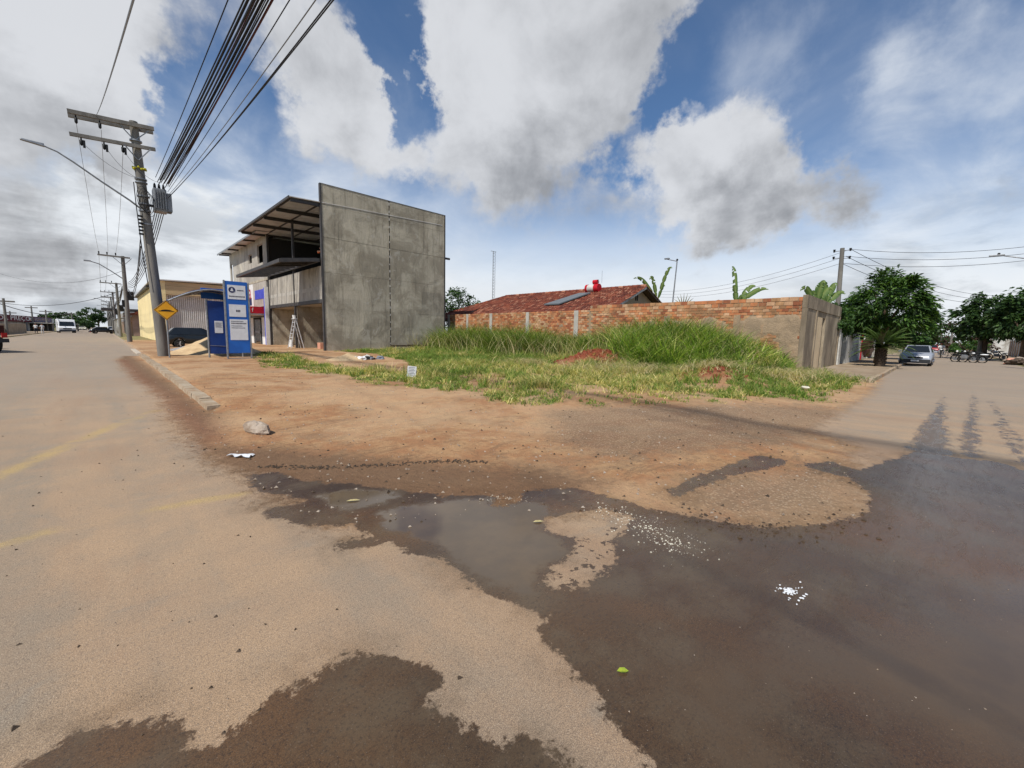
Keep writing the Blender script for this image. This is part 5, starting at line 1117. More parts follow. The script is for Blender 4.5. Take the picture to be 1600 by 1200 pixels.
# --- tiled house behind the brick wall
h = thing('tiled_house', 'low house with a wide weathered red clay tile roof behind the brick wall', 'house', (30, 16.1, 0))
RS = .42; RT = 5.42; LR = 15.6
MB().box(-5.2, .7, 0, 5.2, 17.5, 3.1).build('wall', M['beige_wall'], h)
MB().prism([(-5.2, .6, 3.1), (5.2, .6, 3.1), (0, .6, RT-.12)], (0, .14, 0)).build('gable_wall', M['beige_wall'], h)
MB().box(-.5, .575, 4.35, -.35, .598, 4.85).box(-.25, .575, 4.35, -.1, .598, 4.85).build('gable_vent', M['dark'], h)
def roof_side(sx, n_rows, name):
    """courses of half-round channel tiles down one slope; the far end is hipped"""
    vs = []; fs = []; mi = []; pitch = .24; seg = 5
    ncol = int((LR+5.5)/pitch)
    for c_ in range(ncol):
        y = c_*pitch; hip = max(0.0, y-LR); 
        for r_ in range(n_rows):
            s0 = r_*.40; s1 = s0+.47
            if s0 < hip*1.02: continue
            dz = random.uniform(-.008, .012); k = len(vs); lift = .03; jx = random.uniform(-.01, .01)
            for (s_, up_, rad) in ((s0, .0, .085), (s1, lift, .10)):
                for q in range(seg+1):
                    a = math.pi*q/seg; vs.append((sx*s_*.92, y+jx+rad*math.cos(a), RT-RS*s_*.92+up_+dz+rad*math.sin(a)*.8))
            for q in range(seg): fs.append((k+q, k+q+1, k+seg+2+q, k+seg+1+q)); mi.append(int(random.random() < .10))
    mb = MB(); mb.add(vs, fs, 0, True); mb.m[:] = mi
    o = setp(mb.build(name, [M['tile'], M['tile_lt']], h), kind='stuff'); return o
roof_side(-1, 17, 'roof_tiles'); roof_side(1, 17, 'roof_tiles')
for sx in (-1, 1): MB().add([(0, 0, RT-.03), (0, LR, RT-.03), (sx*6.2, LR+5.4, RT-RS*6.2-.03), (sx*6.2, 0, RT-RS*6.2-.03)], [(0, 1, 2, 3)]).build('roof_deck', M['wood'], h)
MB().add([(0, LR, RT-.02), (-6.2, LR+5.4, RT-RS*6.2-.02), (6.2, LR+5.4, RT-RS*6.2-.02)], [(0, 1, 2)]).build('hip_end', M['tile'], h)
for i in range(40): MB().tube([(0, i*.39, RT+.05), (0, i*.39+.42, RT+.075)], .12, 8).build('ridge_tile', M['tile' if i % 5 else 'tile_lt'], h)
for i in range(16): MB().tube([(-i*.4, LR+i*.35, RT+.04-i*.4*RS), (-(i+1)*.4, LR+(i+1)*.35, RT+.06-(i+1)*.4*RS)], .11, 8).build('hip_tile', M['tile'], h)
for sx in (-1, 1): MB().bar((0, -.03, RT-.09), (sx*6.2, -.03, RT-.09-RS*6.2), .05, .16).build('bargeboard', M['white_dirty' if sx < 0 else 'wood'], h)
# solar water heater
t = thing('solar_water_heater', 'silver water tank wrapped in red with a small red tank above, on the tiled roof', 'water heater', (28.9, 20.6, 0))
def onroof(dx, dy, up=.16): X = 28.9+dx; return (dx, dy, RT-RS*(30-X)+up)
MB().tube([(.55, -.59, 5.52), (.55, .59, 5.52)], .31, 20).build('tank', M['zinc'], t); [MB().tube([(.55, ya*.70, 5.52), (.55, yb*.70, 5.52)], .34, 20).build('red_cover', M['red'], t) for ya, yb in ((-.90, -.30), (.62, .90))]
MB().tube([(.6, .0, 6.02), (.6, -.42, 6.02)], .19, 16).build('upper_tank', M['red'], t); 
for yy in (-.6, .6, -.2): MB().tube([(.6, yy*.8, 5.1), (.6, yy*.8, 6.2 if yy < 0 else 5.2)], .03, 6).build('support', M['galv'], t)
P0 = [onroof(-2.6, 1.0), onroof(-.2, -.3), onroof(-.2, .9), onroof(-2.6, 2.6)]
MB().hexa(P0, [(p_[0], p_[1], p_[2]+.09) for p_ in P0]).build('collector', M['panel'], t)
MB().tube([(.6, -.8, 5.9), (.6, -.8, 6.9)], .012, 5).build('vent_pipe', M['galv'], t)
# antennas and lamps behind
t = thing('lattice_mast', 'thin lattice radio mast rising behind the tiled roof', 'mast', (40, 45.0, 0))
for (dx, dy) in ((0, 0), (.35, 0), (.17, .3)): MB().tube([(dx, dy, 0), (dx, dy, 13.2)], .022, 5).build('upright', M['galv'], t)
mb = MB()
for i in range(32): z = i*.41; mb.bar((0, 0, z), (.35, 0, z+.41), .02); mb.bar((.35, 0, z), (.17, .3, z+.41), .02); mb.bar((.17, .3, z), (0, 0, z+.41), .02)
setp(mb.build('bracing', M['galv'], t), kind='stuff'); MB().box(-.5, -.02, 13.1, .5, .02, 13.15).build('top_bar', M['galv'], t)
t = thing('street_lamp', 'slim street lamp standing behind the brick wall between banana plants', 'street lamp', (35, 16.1, 0))
MB().tube([(0, .35, 0), (0, 0, 8.0)], [.07, .05], 8).build('mast', M['galv'], t); MB().tube([(0, 0, 7.98), (0, .9, 8.25)], .04, 6).build('arm', M['galv'], t); MB().box(-.1, .7, 8.24, .1, 1.1, 8.34).build('lamp_head', M['galv'], t); MB().blob((0, 0, 8.1), .09).build('photocell', M['black'], t)
# --- banana plants
def banana(label, x, y, z0, leaves, seed):
    t = thing('banana_plant', label, 'banana plant', (x, y, 0), group='banana plants behind the wall'); r = random.Random(seed)
    MB().tube([(0, 0, 0), (.03, 0, z0*.5), (0, 0, z0)], [.16, .13, .08], 10).build('stem', M['stem_green'], t)
    for (dy, dz, droop, w) in leaves:     # tip offset along y and z from the crown point
        n_ = 26; dx = r.uniform(-.5, .5); vs = []; fs = []; cols = []
        L = math.hypot(dy, dz); base = V3((0, 0, z0)); pts = []
        for i in range(n_+1):
            u = i/n_; pts.append(base+V3((dx*u, dy*u, dz*math.sin(u*math.pi/2*(1+.0))-droop*max(0, u-.6)**2*3)))
        for i, p_ in enumerate(pts):
            u = i/n_; hw = .72*w*min(1, u/.25)*(1-max(0, (u-.55)/.45)**1.6*.95)*(.0 if u < .08 else 1)+.012
            d = (pts[min(i+1, n_)]-pts[max(i-1, 0)]).normalized(); s_ = d.cross(V3((1, 0, .1))).normalized()
            side = V3((.35, 0, 0))+s_; side.normalize(); tear = .9+.1*r.random() if r.random() > .12 else .6
            vs += [tuple(p_+side*hw*tear+V3((.25*hw, 0, -.25*hw))), tuple(p_), tuple(p_-side*hw*tear+V3((.25*hw, 0, -.25*hw)))]
            g_ = r.uniform(.8, 1.2); c_ = (.055*g_, .125*g_, .026*g_); cols += [c_, (.20, .26, .08), c_]
        for i in range(n_):
            k = i*3
            if r.random() > .05: fs.append((k, k+1, k+4, k+3))
            if r.random() > .05: fs.append((k+1, k+2, k+5, k+4))
        me = npmesh('leaf', np.array(vs), np.array(fs), [M['leaf']], np.array(cols)); o = bpy.data.objects.new('leaf', me); C.objects.link(o); o.parent = t
banana('banana plant with three leaves rising behind the cream gable of the tiled house', 34, 17.2, 4.6, [(2.1, 2.3, .5, .28), (.6, 2.3, .9, .30), (-1.4, 2.9, .6, .28), (1.0, .8, .6, .25), (-.7, 1.4, .3, .2)], 1)
banana('lone banana plant with one upright and two right-leaning leaves above the brick wall', 27, 8.65, 3.6, [(.55, 2.3, 0, .22), (.3, 1.2, .5, .25), (-.85, 1.15, .25, .24), (-1.6, .95, .35, .22), (-.5, .5, .3, .2)], 2)
banana('banana clump at the right end of the brick wall, left of the concrete pole', 28, 4.95, 3.5, [(.7, 1.1, .7, .24), (.2, .8, .4, .24), (-.35, 1.35, .5, .26), (-.7, 1.0, .5, .26), (-.1, 1.3, .6, .25)], 3)
banana('second banana in the clump right beside the concrete pole', 31.5, 5.1, 3.7, [(.5, 1.3, .7, .26), (.1, 1.5, .6, .26), (-.5, 1.4, .5, .26), (-.9, .9, .5, .26)], 4)
banana('small banana with one drooping leaf showing above the wall top', 25.5, 5.6, 3.0, [(.45, .75, .6, .16), (-.3, .4, .3, .14)], 6)
t = thing('spiky_plant', 'grey-green spiky plant peeping over the brick wall right of the lamp', 'plant', (27, 11.8, 0)); MB().tube([(0, 0, 0), (0, 0, 3.4)], .08, 8).build('stem', M['bark'], t)
for i in range(9): a = -1.1+i*.28; MB().tube([(0, 0, 3.3), (0, .35*math.sin(a), 3.8), (0, .85*math.sin(a), 3.35+1.1*math.cos(a))], [.05, .04, .005], 5).build('blade', M['stem_green'], t)
# --- trees
tree('dark_tree', 'dark tree crown squeezed between the concrete wall and the tiled roof', 27.5, 37.5, 6.6, 2.8, 6000, .28, DARKG, 5, 60)
tree('small_tree', 'lighter wispy treetop just right of the dark crown above the tiled roof end', 33.5, 41, 5.9, 1.8, 1500, .22, GREENS, 6, 25)
mt = tree('mango_tree', 'large glossy green mango tree with a dense round crown over the side street pavement', 37.2, 2.75, 6.0, 2.25, 15000, .30, GREENS, 8, 62, z0=1.9, ry=2.25, trunk=.2, asp=.34)
tree('street_tree', 'lower dense green tree right behind the mango tree', 49, 1.95, 4.3, 2.2, 7000, .28, GREENS[:2]+DARKG, 9, 55, z0=1.3, trunk=.15)
tree('street_tree', 'dark street tree farther along, between the low tree and the silver car', 62, 2.2, 4.4, 2.0, 3500, .3, DARKG, 10, 40, z0=1.3)
t = thing('creeper', 'dark green creeper hanging over the pale gate pillars', 'creeper', (32.8, 4.5, 0)); MB().tube([(0, .3, 0), (.1, .2, 1.6), (0, 0, 3.0)], [.06, .05, .03], 6).build('stem', M['bark'], t)
crown(t, (0, 0, 2.75), (1.5, .65, 1.25), 5500, .16, GREENS[:2]+DARKG, 12, clumps=50, name='foliage')
# cycad
t = thing('cycad_palm', 'dark squat cycad palm with drooping fronds on the side street pavement', 'palm', (33.0, 2.35, .1))
mb = MB()
for i in range(90):
    a = i*2.4; z = .1+i*.0105; mb.tube([(.14*math.cos(a), .14*math.sin(a), z), (.30*math.cos(a), .30*math.sin(a), z+.10)], [.06, .02], 5)
mb.tube([(0, 0, 0), (0, 0, 1.15)], [.26, .19], 12); setp(mb.build('trunk', M['wood'], t), kind='stuff')
r_ = np.random.default_rng(3)
for i in range(60):
    a = i*2.399; el = .1+1.25*((i % 9)/9); L = 1.5; vs = []; fs = []; n_ = 34
    for k in range(n_+1):
        u = k/n_; rr = L*u*math.cos(el*(1-.3*u)); zz2 = 1.15+L*(1.25*math.sin(el)*u-.55*u*u*(.5+.5*math.cos(el))); c0 = V3((rr*math.cos(a), rr*math.sin(a), zz2)); s_ = V3((-math.sin(a), math.cos(a), 0)); l_ = .27*math.sin(math.pi*min(1, .12+u*.9))
        dd = V3((math.cos(a), math.sin(a), 0))*.06
        for sg_ in (-1, 1):
            q = len(vs); vs += [tuple(c0), tuple(c0+s_*sg_*l_+dd+V3((0, 0, -.05))), tuple(c0+V3((math.cos(a), math.sin(a), 0))*.05)]; fs.append((q, q+1, q+2, q))
    vs = np.array(vs); fs3 = np.array([f[:3] for f in fs]); g_ = r_.uniform(.7, 1.3)
    o = bpy.data.objects.new('frond', npmesh('frond', vs, fs3, [M['leaf']], np.tile([[.075*g_, .12*g_, .028*g_]], (len(vs), 1)))); C.objects.link(o); o.parent = t
# right side of the side street
tree('roadside_tree', 'big dark round tree over the parked motorcycles on the right', 66, -3.4, 6.9, 2.4, 8000, .38, DARKG, 21, 75, z0=2.0, trunk=.22)
tree('roadside_tree', 'second dark spreading tree right of the distant pole', 61, -5.6, 6.6, 2.6, 8000, .38, DARKG, 22, 75, z0=2.0, trunk=.22)
tree('roadside_tree', 'dark tree cut by the right picture edge above the tan gates', 60, -9.2, 5.0, 1.9, 3500, .32, DARKG, 23, 40, z0=1.8)
BRN = [(.10, .045, .03), (.07, .05, .025), (.06, .03, .02)]
tree('bush_tree', 'reddish brown shrub beyond the motorcycles in the side street', 88, -2.9, 3.2, 2.4, 2500, .35, BRN, 24, 35, z0=.5)
tree('bush_tree', 'low green shrub in front of the reddish one', 80, -2.7, 2.0, 1.7, 2000, .3, GREENS, 25, 30, z0=.2)
tree('far_tree', 'brownish distant treetop at the end of the side street', 150, -1.5, 7.5, 3.6, 1500, .7, BRN+DARKG, 26, 25, z0=1)
tree('far_tree', 'distant green tree at the end of the side street on the left', 170, 5.5, 7, 6, 1500, .8, DARKG, 27, 25, z0=1)
tree('far_tree', 'low distant green tree closing the side street', 200, 1.0, 5, 6, 1200, .9, DARKG, 28, 20, z0=.5)
for (px, top, X, L) in ((1541, 476, 66, 'concrete pole rising between the two dark roadside trees'), (1489, 514, 105, 'distant pole beside the brown treetop in the side street'), (1472, 523, 150, 'tiny far pole at the end of the side street')):
    p = atX(px, top, X); t = thing('utility_pole', L, 'utility pole', (X, p[1], 0)); MB().tube([(0, 0, 0), (0, 0, p[2])], [.2, .14], 8).build('shaft', M['pole'], t); MB().box(-.1, -.7, p[2]-.6, .1, .7, p[2]-.5).build('crossarm', M['pole'], t)
for (xa, xb, yy, z, m_, L) in ((56, 66, -7.6, 2.3, 'tan_gate', 'tan boundary wall with gates at the right picture edge'), (67, 76, -7.4, 2.5, 'grey_wall', 'grey wall behind the right roadside trees'), (78, 92, -7.0, 2.4, 'white_dirty', 'pale wall behind the low shrubs in the side street')):
    t = thing('boundary_wall', L, 'wall', (xa, yy, 0)); MB().box(0, -.2, 0, xb-xa, 0, z).build('wall', M[m_], t)
    for i in range(int((xb-xa)/2.2)): MB().box(.4+2.2*i, 0.002, .1, 1.9+2.2*i, .04, z-.25).build('gate_leaf', M['tan_gate'], t); MB().box(.1+2.2*i, .0, 0, .3+2.2*i, .08, z+.05).build('pillar', M['white_dirty'], t)
t = thing('tile_roof_house', 'house with pale parapet and roof behind the tan gates at the right edge', 'house', (60, -17, 0)); MB().box(0, 0, 0, 16, 8, 3.2).build('wall', M['white_dirty'], t); MB().prism([(-.5, -.5, 3.2), (-.5, 8.5, 3.2), (-.5, 4, 4.6)], (17, 0, 0)).build('roof', M['zinc'], t)
t = thing('distant_house', 'pale distant house among trees at the end of the side street', 'house', (95, -9, 0)); MB().box(0, 0, 0, 14, 5, 4.2).build('wall', M['white_dirty'], t); MB().box(-.3, -.3, 4.2, 14.3, 5.3, 4.5).build('roof', M['zinc'], t)
x0, y0 = G(1590, 570); t = thing('rubble_heap', 'salmon coloured rubble and dirt heap by the right kerb', 'rubble', (x0, y0, 0))
for i in range(16): MB().blob((random.uniform(-1.6, 1.6), random.uniform(-.9, .7), random.uniform(.1, .4)), (random.uniform(.2, .6), random.uniform(.2, .45), random.uniform(.12, .35)), seg=8, rings=5, jit=.3, seed=i).build('lump', M[('debris_o', 'rock', 'wood')[i % 3]], t)
# concrete pole on the right with its wires
pp = (35.0, 4.85); t = thing('utility_pole', 'concrete pole with side insulators standing beside the mango tree', 'utility pole', (*pp, 0))
MB().tube([(0, 0, 0), (0, .18, 7.62)], [.17, .12], 12).build('shaft', M['pole'], t)
for z, s in ((7.45, -1), (7.45, 1), (7.0, 1), (6.95, -1)): o = MB().bar((0, s*.1+.17, z), (0, s*.42+.17, z), .04).build('bracket', M['galv'], t); MB().tube([(0, s*.42+.17, z-.06), (0, s*.42+.17, z+.12)], [.05, .07], 8).build('insulator', M['black'], t)
for k in range(3):
    a = (pp[0], pp[1]-.25+.2*k, 7.5-.42*k); cable(a, (40, -5.0, 7.6-.4*k), .45, .013, 'cable', 'thin wire spanning the side street from the right pole, number %s from the top' % ('one', 'two', 'three')[k], 'side street wires')
    cable(a, (44, 22, 6.6-.3*k), .7, .011, 'alu', 'thin service wire from the right pole over the wall, ' + ('highest', 'middle', 'lowest')[k], 'service wires')
    cable(a, (66, -3.9, 6.6-.4*k), .8, .014, 'cable', 'thin wire from the right pole up the side street, ' + ('highest', 'middle', 'lowest')[k], 'wires up the side street')
t = thing('street_lamp', 'street lamp arm reaching in from the right picture edge', 'street lamp', (40, -5.2, 0))
MB().tube([(0, 0, 0), (0, 0, 8.2)], [.18, .13], 10).build('pole', M['pole'], t); MB().tube([(0, 0, 5.3), (0, 1.2, 6.15), (0, 2.1, 6.75), (0, 3.0, 7.02)], .035, 6).build('arm', M['galv'], t); MB().box(-.12, 2.9, 6.99, .12, 3.55, 7.09).build('lamp_head', M['galv'], t, bevel=.02); MB().blob((0, 3.15, 7.14), .07).build('photocell', M['black'], t)
cable((40, -5.2, 4.6), (66, -6.6, 3.4), .3, .02, 'cable', 'dark cable sloping down behind the tree at the right edge', 'side street wires')

# ================================================================== GRASS AND SMALL GROUND THINGS
def blades(name, x, y, z, h, w, lean, cols, seg=3, kind='stuff', label=None, cat=None, m='grass'):
    n_ = len(x); r = rng; a = r.random(n_)*6.283; la = r.random(n_)*6.283; s = np.stack([np.cos(a), np.sin(a)], 1); l = np.stack([np.cos(la), np.sin(la)], 1)*(lean*h)[:, None]
    rows = []
    for i in range(seg+1):
        u = i/seg; c0 = np.stack([x, y], 1)+l*(u**1.8); zz3 = z+h*(u-.28*lean*u*u*1.2); ww = w*(1-u)**.7*.5
        if i < seg: rows += [np.column_stack([c0-s*ww[:, None], zz3]), np.column_stack([c0+s*ww[:, None], zz3])]
        else: rows += [np.column_stack([c0, zz3])]
    V = np.stack(rows, 1).reshape(-1, 3); k = 2*seg+1; b0 = np.arange(n_)*k; F3 = []
    for i in range(seg-1):
        F3.append(np.stack([b0+2*i, b0+2*i+1, b0+2*i+3], 1)); F3.append(np.stack([b0+2*i, b0+2*i+3, b0+2*i+2], 1))
    F3.append(np.stack([b0+2*seg-2, b0+2*seg-1, b0+2*seg], 1)); F3 = np.concatenate(F3)
    colr = np.repeat(cols, k, 0); me = npmesh(name, V, F3, [M[m]], colr); o = bpy.data.objects.new(name, me); C.objects.link(o); return setp(o, label, cat, kind=kind)
def mixcol(n_, palette, p): return np.array(palette)[rng.choice(len(palette), n_, p=p)]*(.7+.6*rng.random((n_, 1)))
# short to medium grass over the lot, in tufts
NC = 46000; cx = rng.random(NC)*20+2.2; cy = rng.random(NC)*28+1.6; dist = np.hypot(cx, cy)
keep = rng.random(NC) < grass_density(cx, cy)*np.clip(12/dist, .3, 1); cx, cy = cx[keep], cy[keep]; nc = len(cx)
edge = ss(sdf(cx, cy, GR[0]), 0, 2.2); tuft = fbm(cx, cy, 1.6, 91); big_ = fbm(cx, cy, .35, 95)
ch = (.07+.09*edge+.30*ss(tuft, .42, .75)*(.30+.70*edge))*(.45+1.0*rng.random(nc)); ch = ch+.45*ss(cx, 14.0, 18.0)*ss(fbm(cx, cy, .8, 93), .42, .62)*rng.random(nc); ct = rng.random(nc)
dryc = np.clip(ss(big_+.30*(tuft-.5), .42, .58)*(.35+.65*edge), 0, 1); isd = ct < dryc*.8; shade_ = .75+.5*rng.random(nc)
NB = 11; k = np.repeat(np.arange(nc), NB); n_ = len(k); X_ = cx[k]+.055*rng.standard_normal(n_); Y_ = cy[k]+.055*rng.standard_normal(n_); d_ = np.hypot(X_, Y_)
cg = mixcol(n_, [(.085, .155, .028), (.13, .21, .04), (.21, .27, .06), (.30, .29, .11)], [.35, .35, .2, .1]); cd = mixcol(n_, [(.36, .34, .12), (.50, .44, .20), (.22, .25, .07), (.58, .50, .28)], [.33, .27, .25, .15])
cols = np.where(isd[k][:, None], cd, cg)*shade_[k][:, None]*np.array([1.2, 1.15, 1.0])
blades('short_grass', X_, Y_, height(X_, Y_)-.01, ch[k]*(.6+.6*rng.random(n_)), .009+.009*rng.random(n_)+d_*.0007, .3+.9*rng.random(n_), cols, 2, label='short patchy green and straw coloured grass spreading over the corner lot', cat='grass')
# tall rank grass along the wall, in arching tussocks
NC = 3600; cx = 16.4+rng.random(NC)*6.2; cy = 4.5+rng.random(NC)*26.5
fr = 19.0+1.8*(fbm(cy, cy*0, .45, 81)-.5)+np.where((cy > 5.5) & (cy < 10.5), -2.0, 0)+np.where(cy < 5.4, .9, 0)
keep = cx > fr+.6*rng.standard_normal(NC); cx, cy, fr = cx[keep], cy[keep], fr[keep]; nc = len(cx)
ch = np.interp(cy, [4.6, 6, 8, 11, 13, 17, 19.5, 24, 31], [.6, .9, 1.45, 1.8, 1.55, 1.6, 2.0, 2.1, 1.9])*(.50+.85*rng.random(nc)**.8)*np.clip((cx-fr)/1.2+.45, .35, 1)
NB = 20; k = np.repeat(np.arange(nc), NB); n_ = len(k); X_ = cx[k]+.13*rng.standard_normal(n_); Y_ = cy[k]+.13*rng.standard_normal(n_); sh_ = ((.45+.95*rng.random(nc))*(.6+.8*fbm(cx, cy, .9, 88)))[k]
cg = mixcol(n_, [(.095, .17, .025), (.18, .275, .036), (.29, .39, .055), (.46, .44, .15)], [.30, .34, .23, .13])*sh_[:, None]
cg = cg*np.where(Y_ > 15, .8, 1.0)[:, None]
blades('tall_grass', np.minimum(X_, 22.5), Y_, height(X_, Y_)-.02, ch[k]*(.55+.6*rng.random(n_)), .030+.032*rng.random(n_), .35+.85*rng.random(n_), cg, 5, label='tall rank green grass growing in front of the brick wall', cat='grass')
N = 1500; X_ = 17.5+rng.random(N)*4.8; Y_ = 5+rng.random(N)*25; H_ = np.interp(Y_, [5, 9, 13, 20, 30], [1.0, 2.0, 1.7, 2.0, 2.0])*(.75+.4*rng.random(N))
blades('dry_stalks', X_, Y_, height(X_, Y_), H_, .02+.02*rng.random(N), .3+.6*rng.random(N), mixcol(N, [(.52, .46, .24), (.40, .38, .15), (.34, .24, .12)], [.4, .35, .25]), 5, label='dry pale seed stalks standing among the tall grass', cat='grass')
# dry straw lying on the mounds
def straw(cx, cy, rx, ry, n_, H=.35):
    x = cx+rng.standard_normal(n_)*rx; y = cy+rng.standard_normal(n_)*ry; return x, y
xs_, ys_ = [], []
for a in ((13.9, 13.3, .45, .5, 700), (16.2, 5.9, 1.0, .7, 1300), (16.0, 8.2, 1.5, 1.0, 1200), (18.5, 3.6, 1.3, .7, 1200), (14.6, 9.5, 1.6, 1.0, 900)): x, y = straw(*a); xs_.append(x); ys_.append(y)
X_ = np.concatenate(xs_); Y_ = np.concatenate(ys_); n_ = len(X_)
blades('dry_straw', X_, Y_, height(X_, Y_)+.05+.1*rng.random(n_), .18+.35*rng.random(n_), .012+.01*rng.random(n_), 1.1+.8*rng.random(n_), mixcol(n_, [(.52, .44, .25), (.42, .34, .17), (.34, .30, .12)], [.4, .35, .25]), 3, label='dry yellow straw lying over the earth mounds', cat='straw')
M['lime'] = mat('off_white_lime', (.62, .58, .47), .9)
# pebbles and crumbs
def crumbs(name, poly, n_, r0, r1, m, label, cat='pebbles', z=0.0, xy=None):
    Pp = np.array(poly); lo = Pp.min(0); hi = Pp.max(0); x = lo[0]+rng.random(n_*6)*(hi[0]-lo[0]); y = lo[1]+rng.random(n_*6)*(hi[1]-lo[1])
    k = (sdf(x, y, poly) > 0) & (rng.random(n_*6) < np.clip((5/np.hypot(x, y))**1.3, .03, 1)); x, y = (x[k][:n_], y[k][:n_]) if xy is None else xy; n2_ = len(x)
    r = r0+(r1-r0)*rng.random(n2_)**3; base = np.array([(1, 0, 0), (-.5, .8, 0), (-.6, -.7, 0), (.1, .1, .75), (.2, -.1, -.3)])
    V = base[None]*r[:, None, None]*(.7+.6*rng.random((n2_, 5, 3))); a = rng.random(n2_)*6.28; ca, sa = np.cos(a), np.sin(a)
    V = np.stack([V[..., 0]*ca[:, None]-V[..., 1]*sa[:, None], V[..., 0]*sa[:, None]+V[..., 1]*ca[:, None], V[..., 2]], -1)+np.stack([x, y, height(x, y)+.1*r], -1)[:, None]
    f = np.array([(0, 1, 3), (1, 2, 3), (2, 0, 3)]); Fq = (np.arange(n2_)[:, None, None]*5+f[None]).reshape(-1, 3)
    o = bpy.data.objects.new(name, npmesh(name, V.reshape(-1, 3), Fq, [M[m]])); C.objects.link(o); return setp(o, label, cat, kind='stuff')
crumbs('pebbles', SOIL[:26]+[(14, 2), (14, 14), (2, 16)], 4500, .005, .024, 'rock', 'small pale stones scattered over the bare dirt corner')
crumbs('soil_clods', SOIL[:26]+[(14, 2), (14, 14), (2, 16)], 1800, .006, .026, 'wood', 'small dark clods scattered over the bare dirt corner', 'clods')
crumbs('road_grit', g([(0, 640), (230, 600), (400, 800), (900, 1200), (1600, 1200), (1600, 760), (0, 1200)]), 420, .002, .006, 'rock', 'fine pale grit lying on the asphalt', 'grit')
def spray(pts, n_, sd_):
    P_ = np.array(g(pts)); k = rng.integers(0, len(P_)-1, n_); u = rng.random((n_, 1)); q = P_[k]*(1-u)+P_[k+1]*u+rng.standard_normal((n_, 2))*sd_*(.4+1.2*rng.random((n_, 1))); return q[:, 0], q[:, 1]
M['red_clod'] = varied('red_clod', (.26, .065, .032), (.14, .035, .018), 6)
for (mx, my, sx_, sy_, n_m, L_m) in ((16.7, 11.3, .9, 1.1, 900, 'red earth clods on the larger red mound before the tall grass'), (14.7, 5.4, .6, .6, 350, 'red earth clods on the small right-hand mound')):
    crumbs('earth_clods', SOIL, 1, .015, .11, 'red_clod', L_m, 'clods', xy=(mx+sx_*rng.standard_normal(n_m), my+sy_*rng.standard_normal(n_m)))
crumbs('lime_chips', SOIL, 1, .0015, .011, 'lime', 'scatter of white chips on the wet asphalt beside the dry patch', 'chips', xy=spray([(935, 795), (985, 812), (1020, 828), (1050, 848), (1060, 858)], 520, .10))
crumbs('lime_chips', SOIL, 1, .0015, .008, 'lime', 'few white chips behind the big puddle, nearer the dirt', 'chips', xy=spray([(760, 782), (790, 776), (820, 784)], 90, .06))
crumbs('soil_clods', SOIL, 1, .004, .022, 'wood', 'dark wet clods along the front rim of the gravelly hump', 'clods', xy=spray([(1060, 800), (1130, 818), (1200, 828), (1290, 825), (1350, 808)], 330, .10))
crumbs('road_crumbs', g([(0, 640), (230, 600), (400, 800), (900, 1200), (0, 1200)]), 150, .004, .016, 'wood', 'sparse dark crumbs lying on the dry road', 'crumbs')
# rut of dark clods
pts = [G(*p) for p in ((400, 728), (480, 731), (560, 729), (640, 724), (700, 721), (760, 722))]; mb = MB()
for a, c_ in zip(pts[:-1], pts[1:]):
    for i in range(60): u = random.random(); mb.blob((a[0]+(c_[0]-a[0])*u+random.gauss(0, .035), a[1]+(c_[1]-a[1])*u+random.gauss(0, .035), height(a[0], a[1])+.002), (random.uniform(.004, .02), random.uniform(.004, .016), .008), seg=6, rings=4, jit=.25, seed=i)
setp(mb.build('mud_ridge', M['wood']), 'thin ridge of dark dried mud crumbs crossing the dirt', 'mud ridge', kind='stuff')
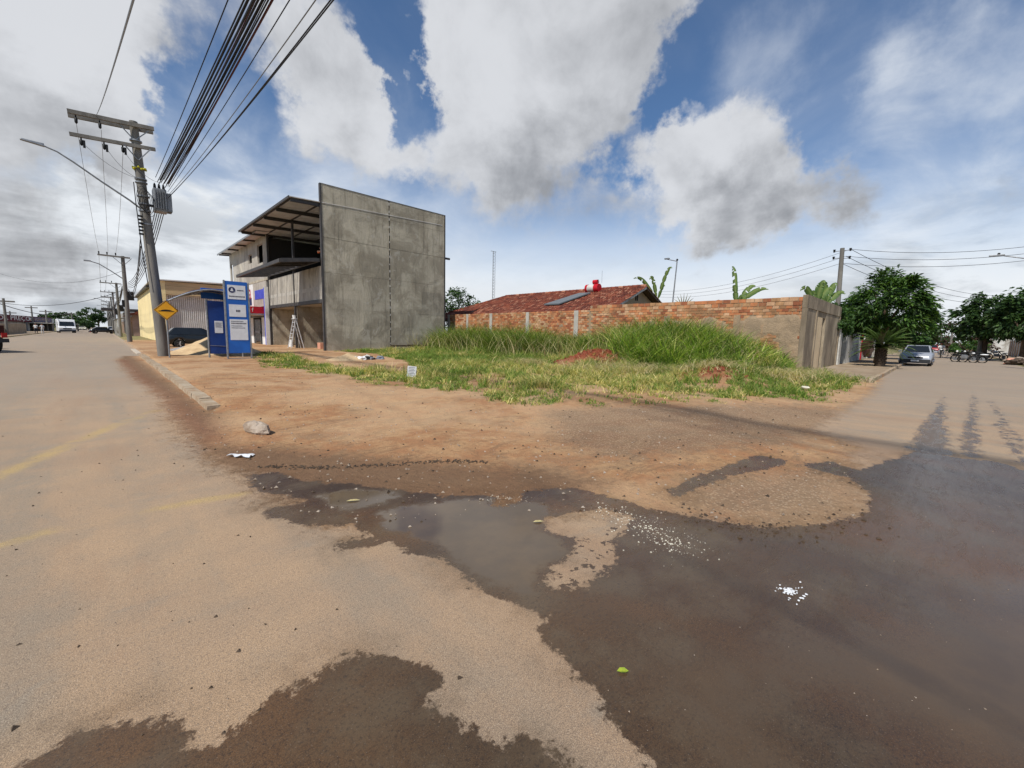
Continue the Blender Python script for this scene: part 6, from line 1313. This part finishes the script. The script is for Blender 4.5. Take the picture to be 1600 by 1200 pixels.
# litter
x0, y0 = G(376, 714); r = random.Random(4); mb = MB(); vs = []; 
for i in range(9):
    for j in range(5): vs.append(((i-4)*.035+r.uniform(-.01, .01), (j-2)*.028*(1-.5*(i < 3))+r.uniform(-.008, .008), .008+.03*r.random()))
mb.add(vs, [(i*5+j, (i+1)*5+j, (i+1)*5+j+1, i*5+j+1) for i in range(8) for j in range(4)], 0, True)
o = mb.build('crumpled_bag', M['paper'], loc=(x0, y0, float(height(x0, y0))+.004)); o.rotation_euler = (0, 0, -.75); setp(o, 'crumpled white plastic bag lying on the dirt near the kerb fragment', 'litter')
x0, y0 = G(1232, 926); mb = MB()
for i in range(60): mb.blob((r.gauss(0, .018) if i < 35 else r.gauss(0, .06), r.gauss(0, .014) if i < 35 else r.gauss(0, .05), .003), (r.uniform(.002, .011), r.uniform(.002, .009), .003), seg=6, rings=4, jit=.3, seed=i)
setp(mb.build('white_crumbs', M['paper'], loc=(x0, y0, .002)), 'splash of white crumbs on the wet asphalt', 'litter', kind='stuff')
def leaf(x, y, L, w, m, label, rz):
    vs = [(-L/2, 0, .003), (-L*.2, w/2, .010), (L*.2, w/2, .010), (L/2, 0, .003), (L*.2, -w/2, .008), (-L*.2, -w/2, .008), (0, 0, .004)]
    o = MB().add(vs, [(0, 1, 6), (1, 2, 6), (2, 3, 6), (3, 4, 6), (4, 5, 6), (5, 0, 6)]).build('fallen_leaf', M[m], loc=(x, y, .002)); o.rotation_euler = (0, 0, rz); return setp(o, label, 'leaf')
M['lime_leaf'] = varied('lime_leaf', (.30, .36, .03), (.20, .26, .03), 60, rough=.5, bs=.1)
M['pale_leaf'] = varied('pale_leaf', (.50, .42, .22), (.36, .30, .14), 40, rough=.6, bs=.1)
leaf(*G(973, 1050), .055, .026, 'lime_leaf', 'bright yellow-green fallen leaf on the wet asphalt', -.75); leaf(*G(841, 816), .09, .03, 'pale_leaf', 'pale leaf beside the dry patch in the puddle', -.6); leaf(*G(552, 783), .12, .035, 'pale_leaf', 'pale leaf floating in the small brown puddle', -.5)
x0, y0 = G(1258, 607, .15); o = MB().blob((0, 0, .08), (.05, .10, .04), seg=8, rings=5, jit=.35, seed=3).build('paper_scrap', M['lime'], loc=(x0, y0, .1)); setp(o, 'pale scrap of paper in the front grass near the pavement', 'litter')
x0, y0 = G(1105, 637, .05); o = MB().blob((0, 0, .03), (.04, .06, .025), seg=8, rings=5, jit=.35, seed=6).build('paper_scrap', M['paper'], loc=(x0, y0, .05)); setp(o, 'small white scrap at the front edge of the grass', 'litter')
for (px, py) in ((118, 775), (284, 751), (140, 790), (66, 725)): pass
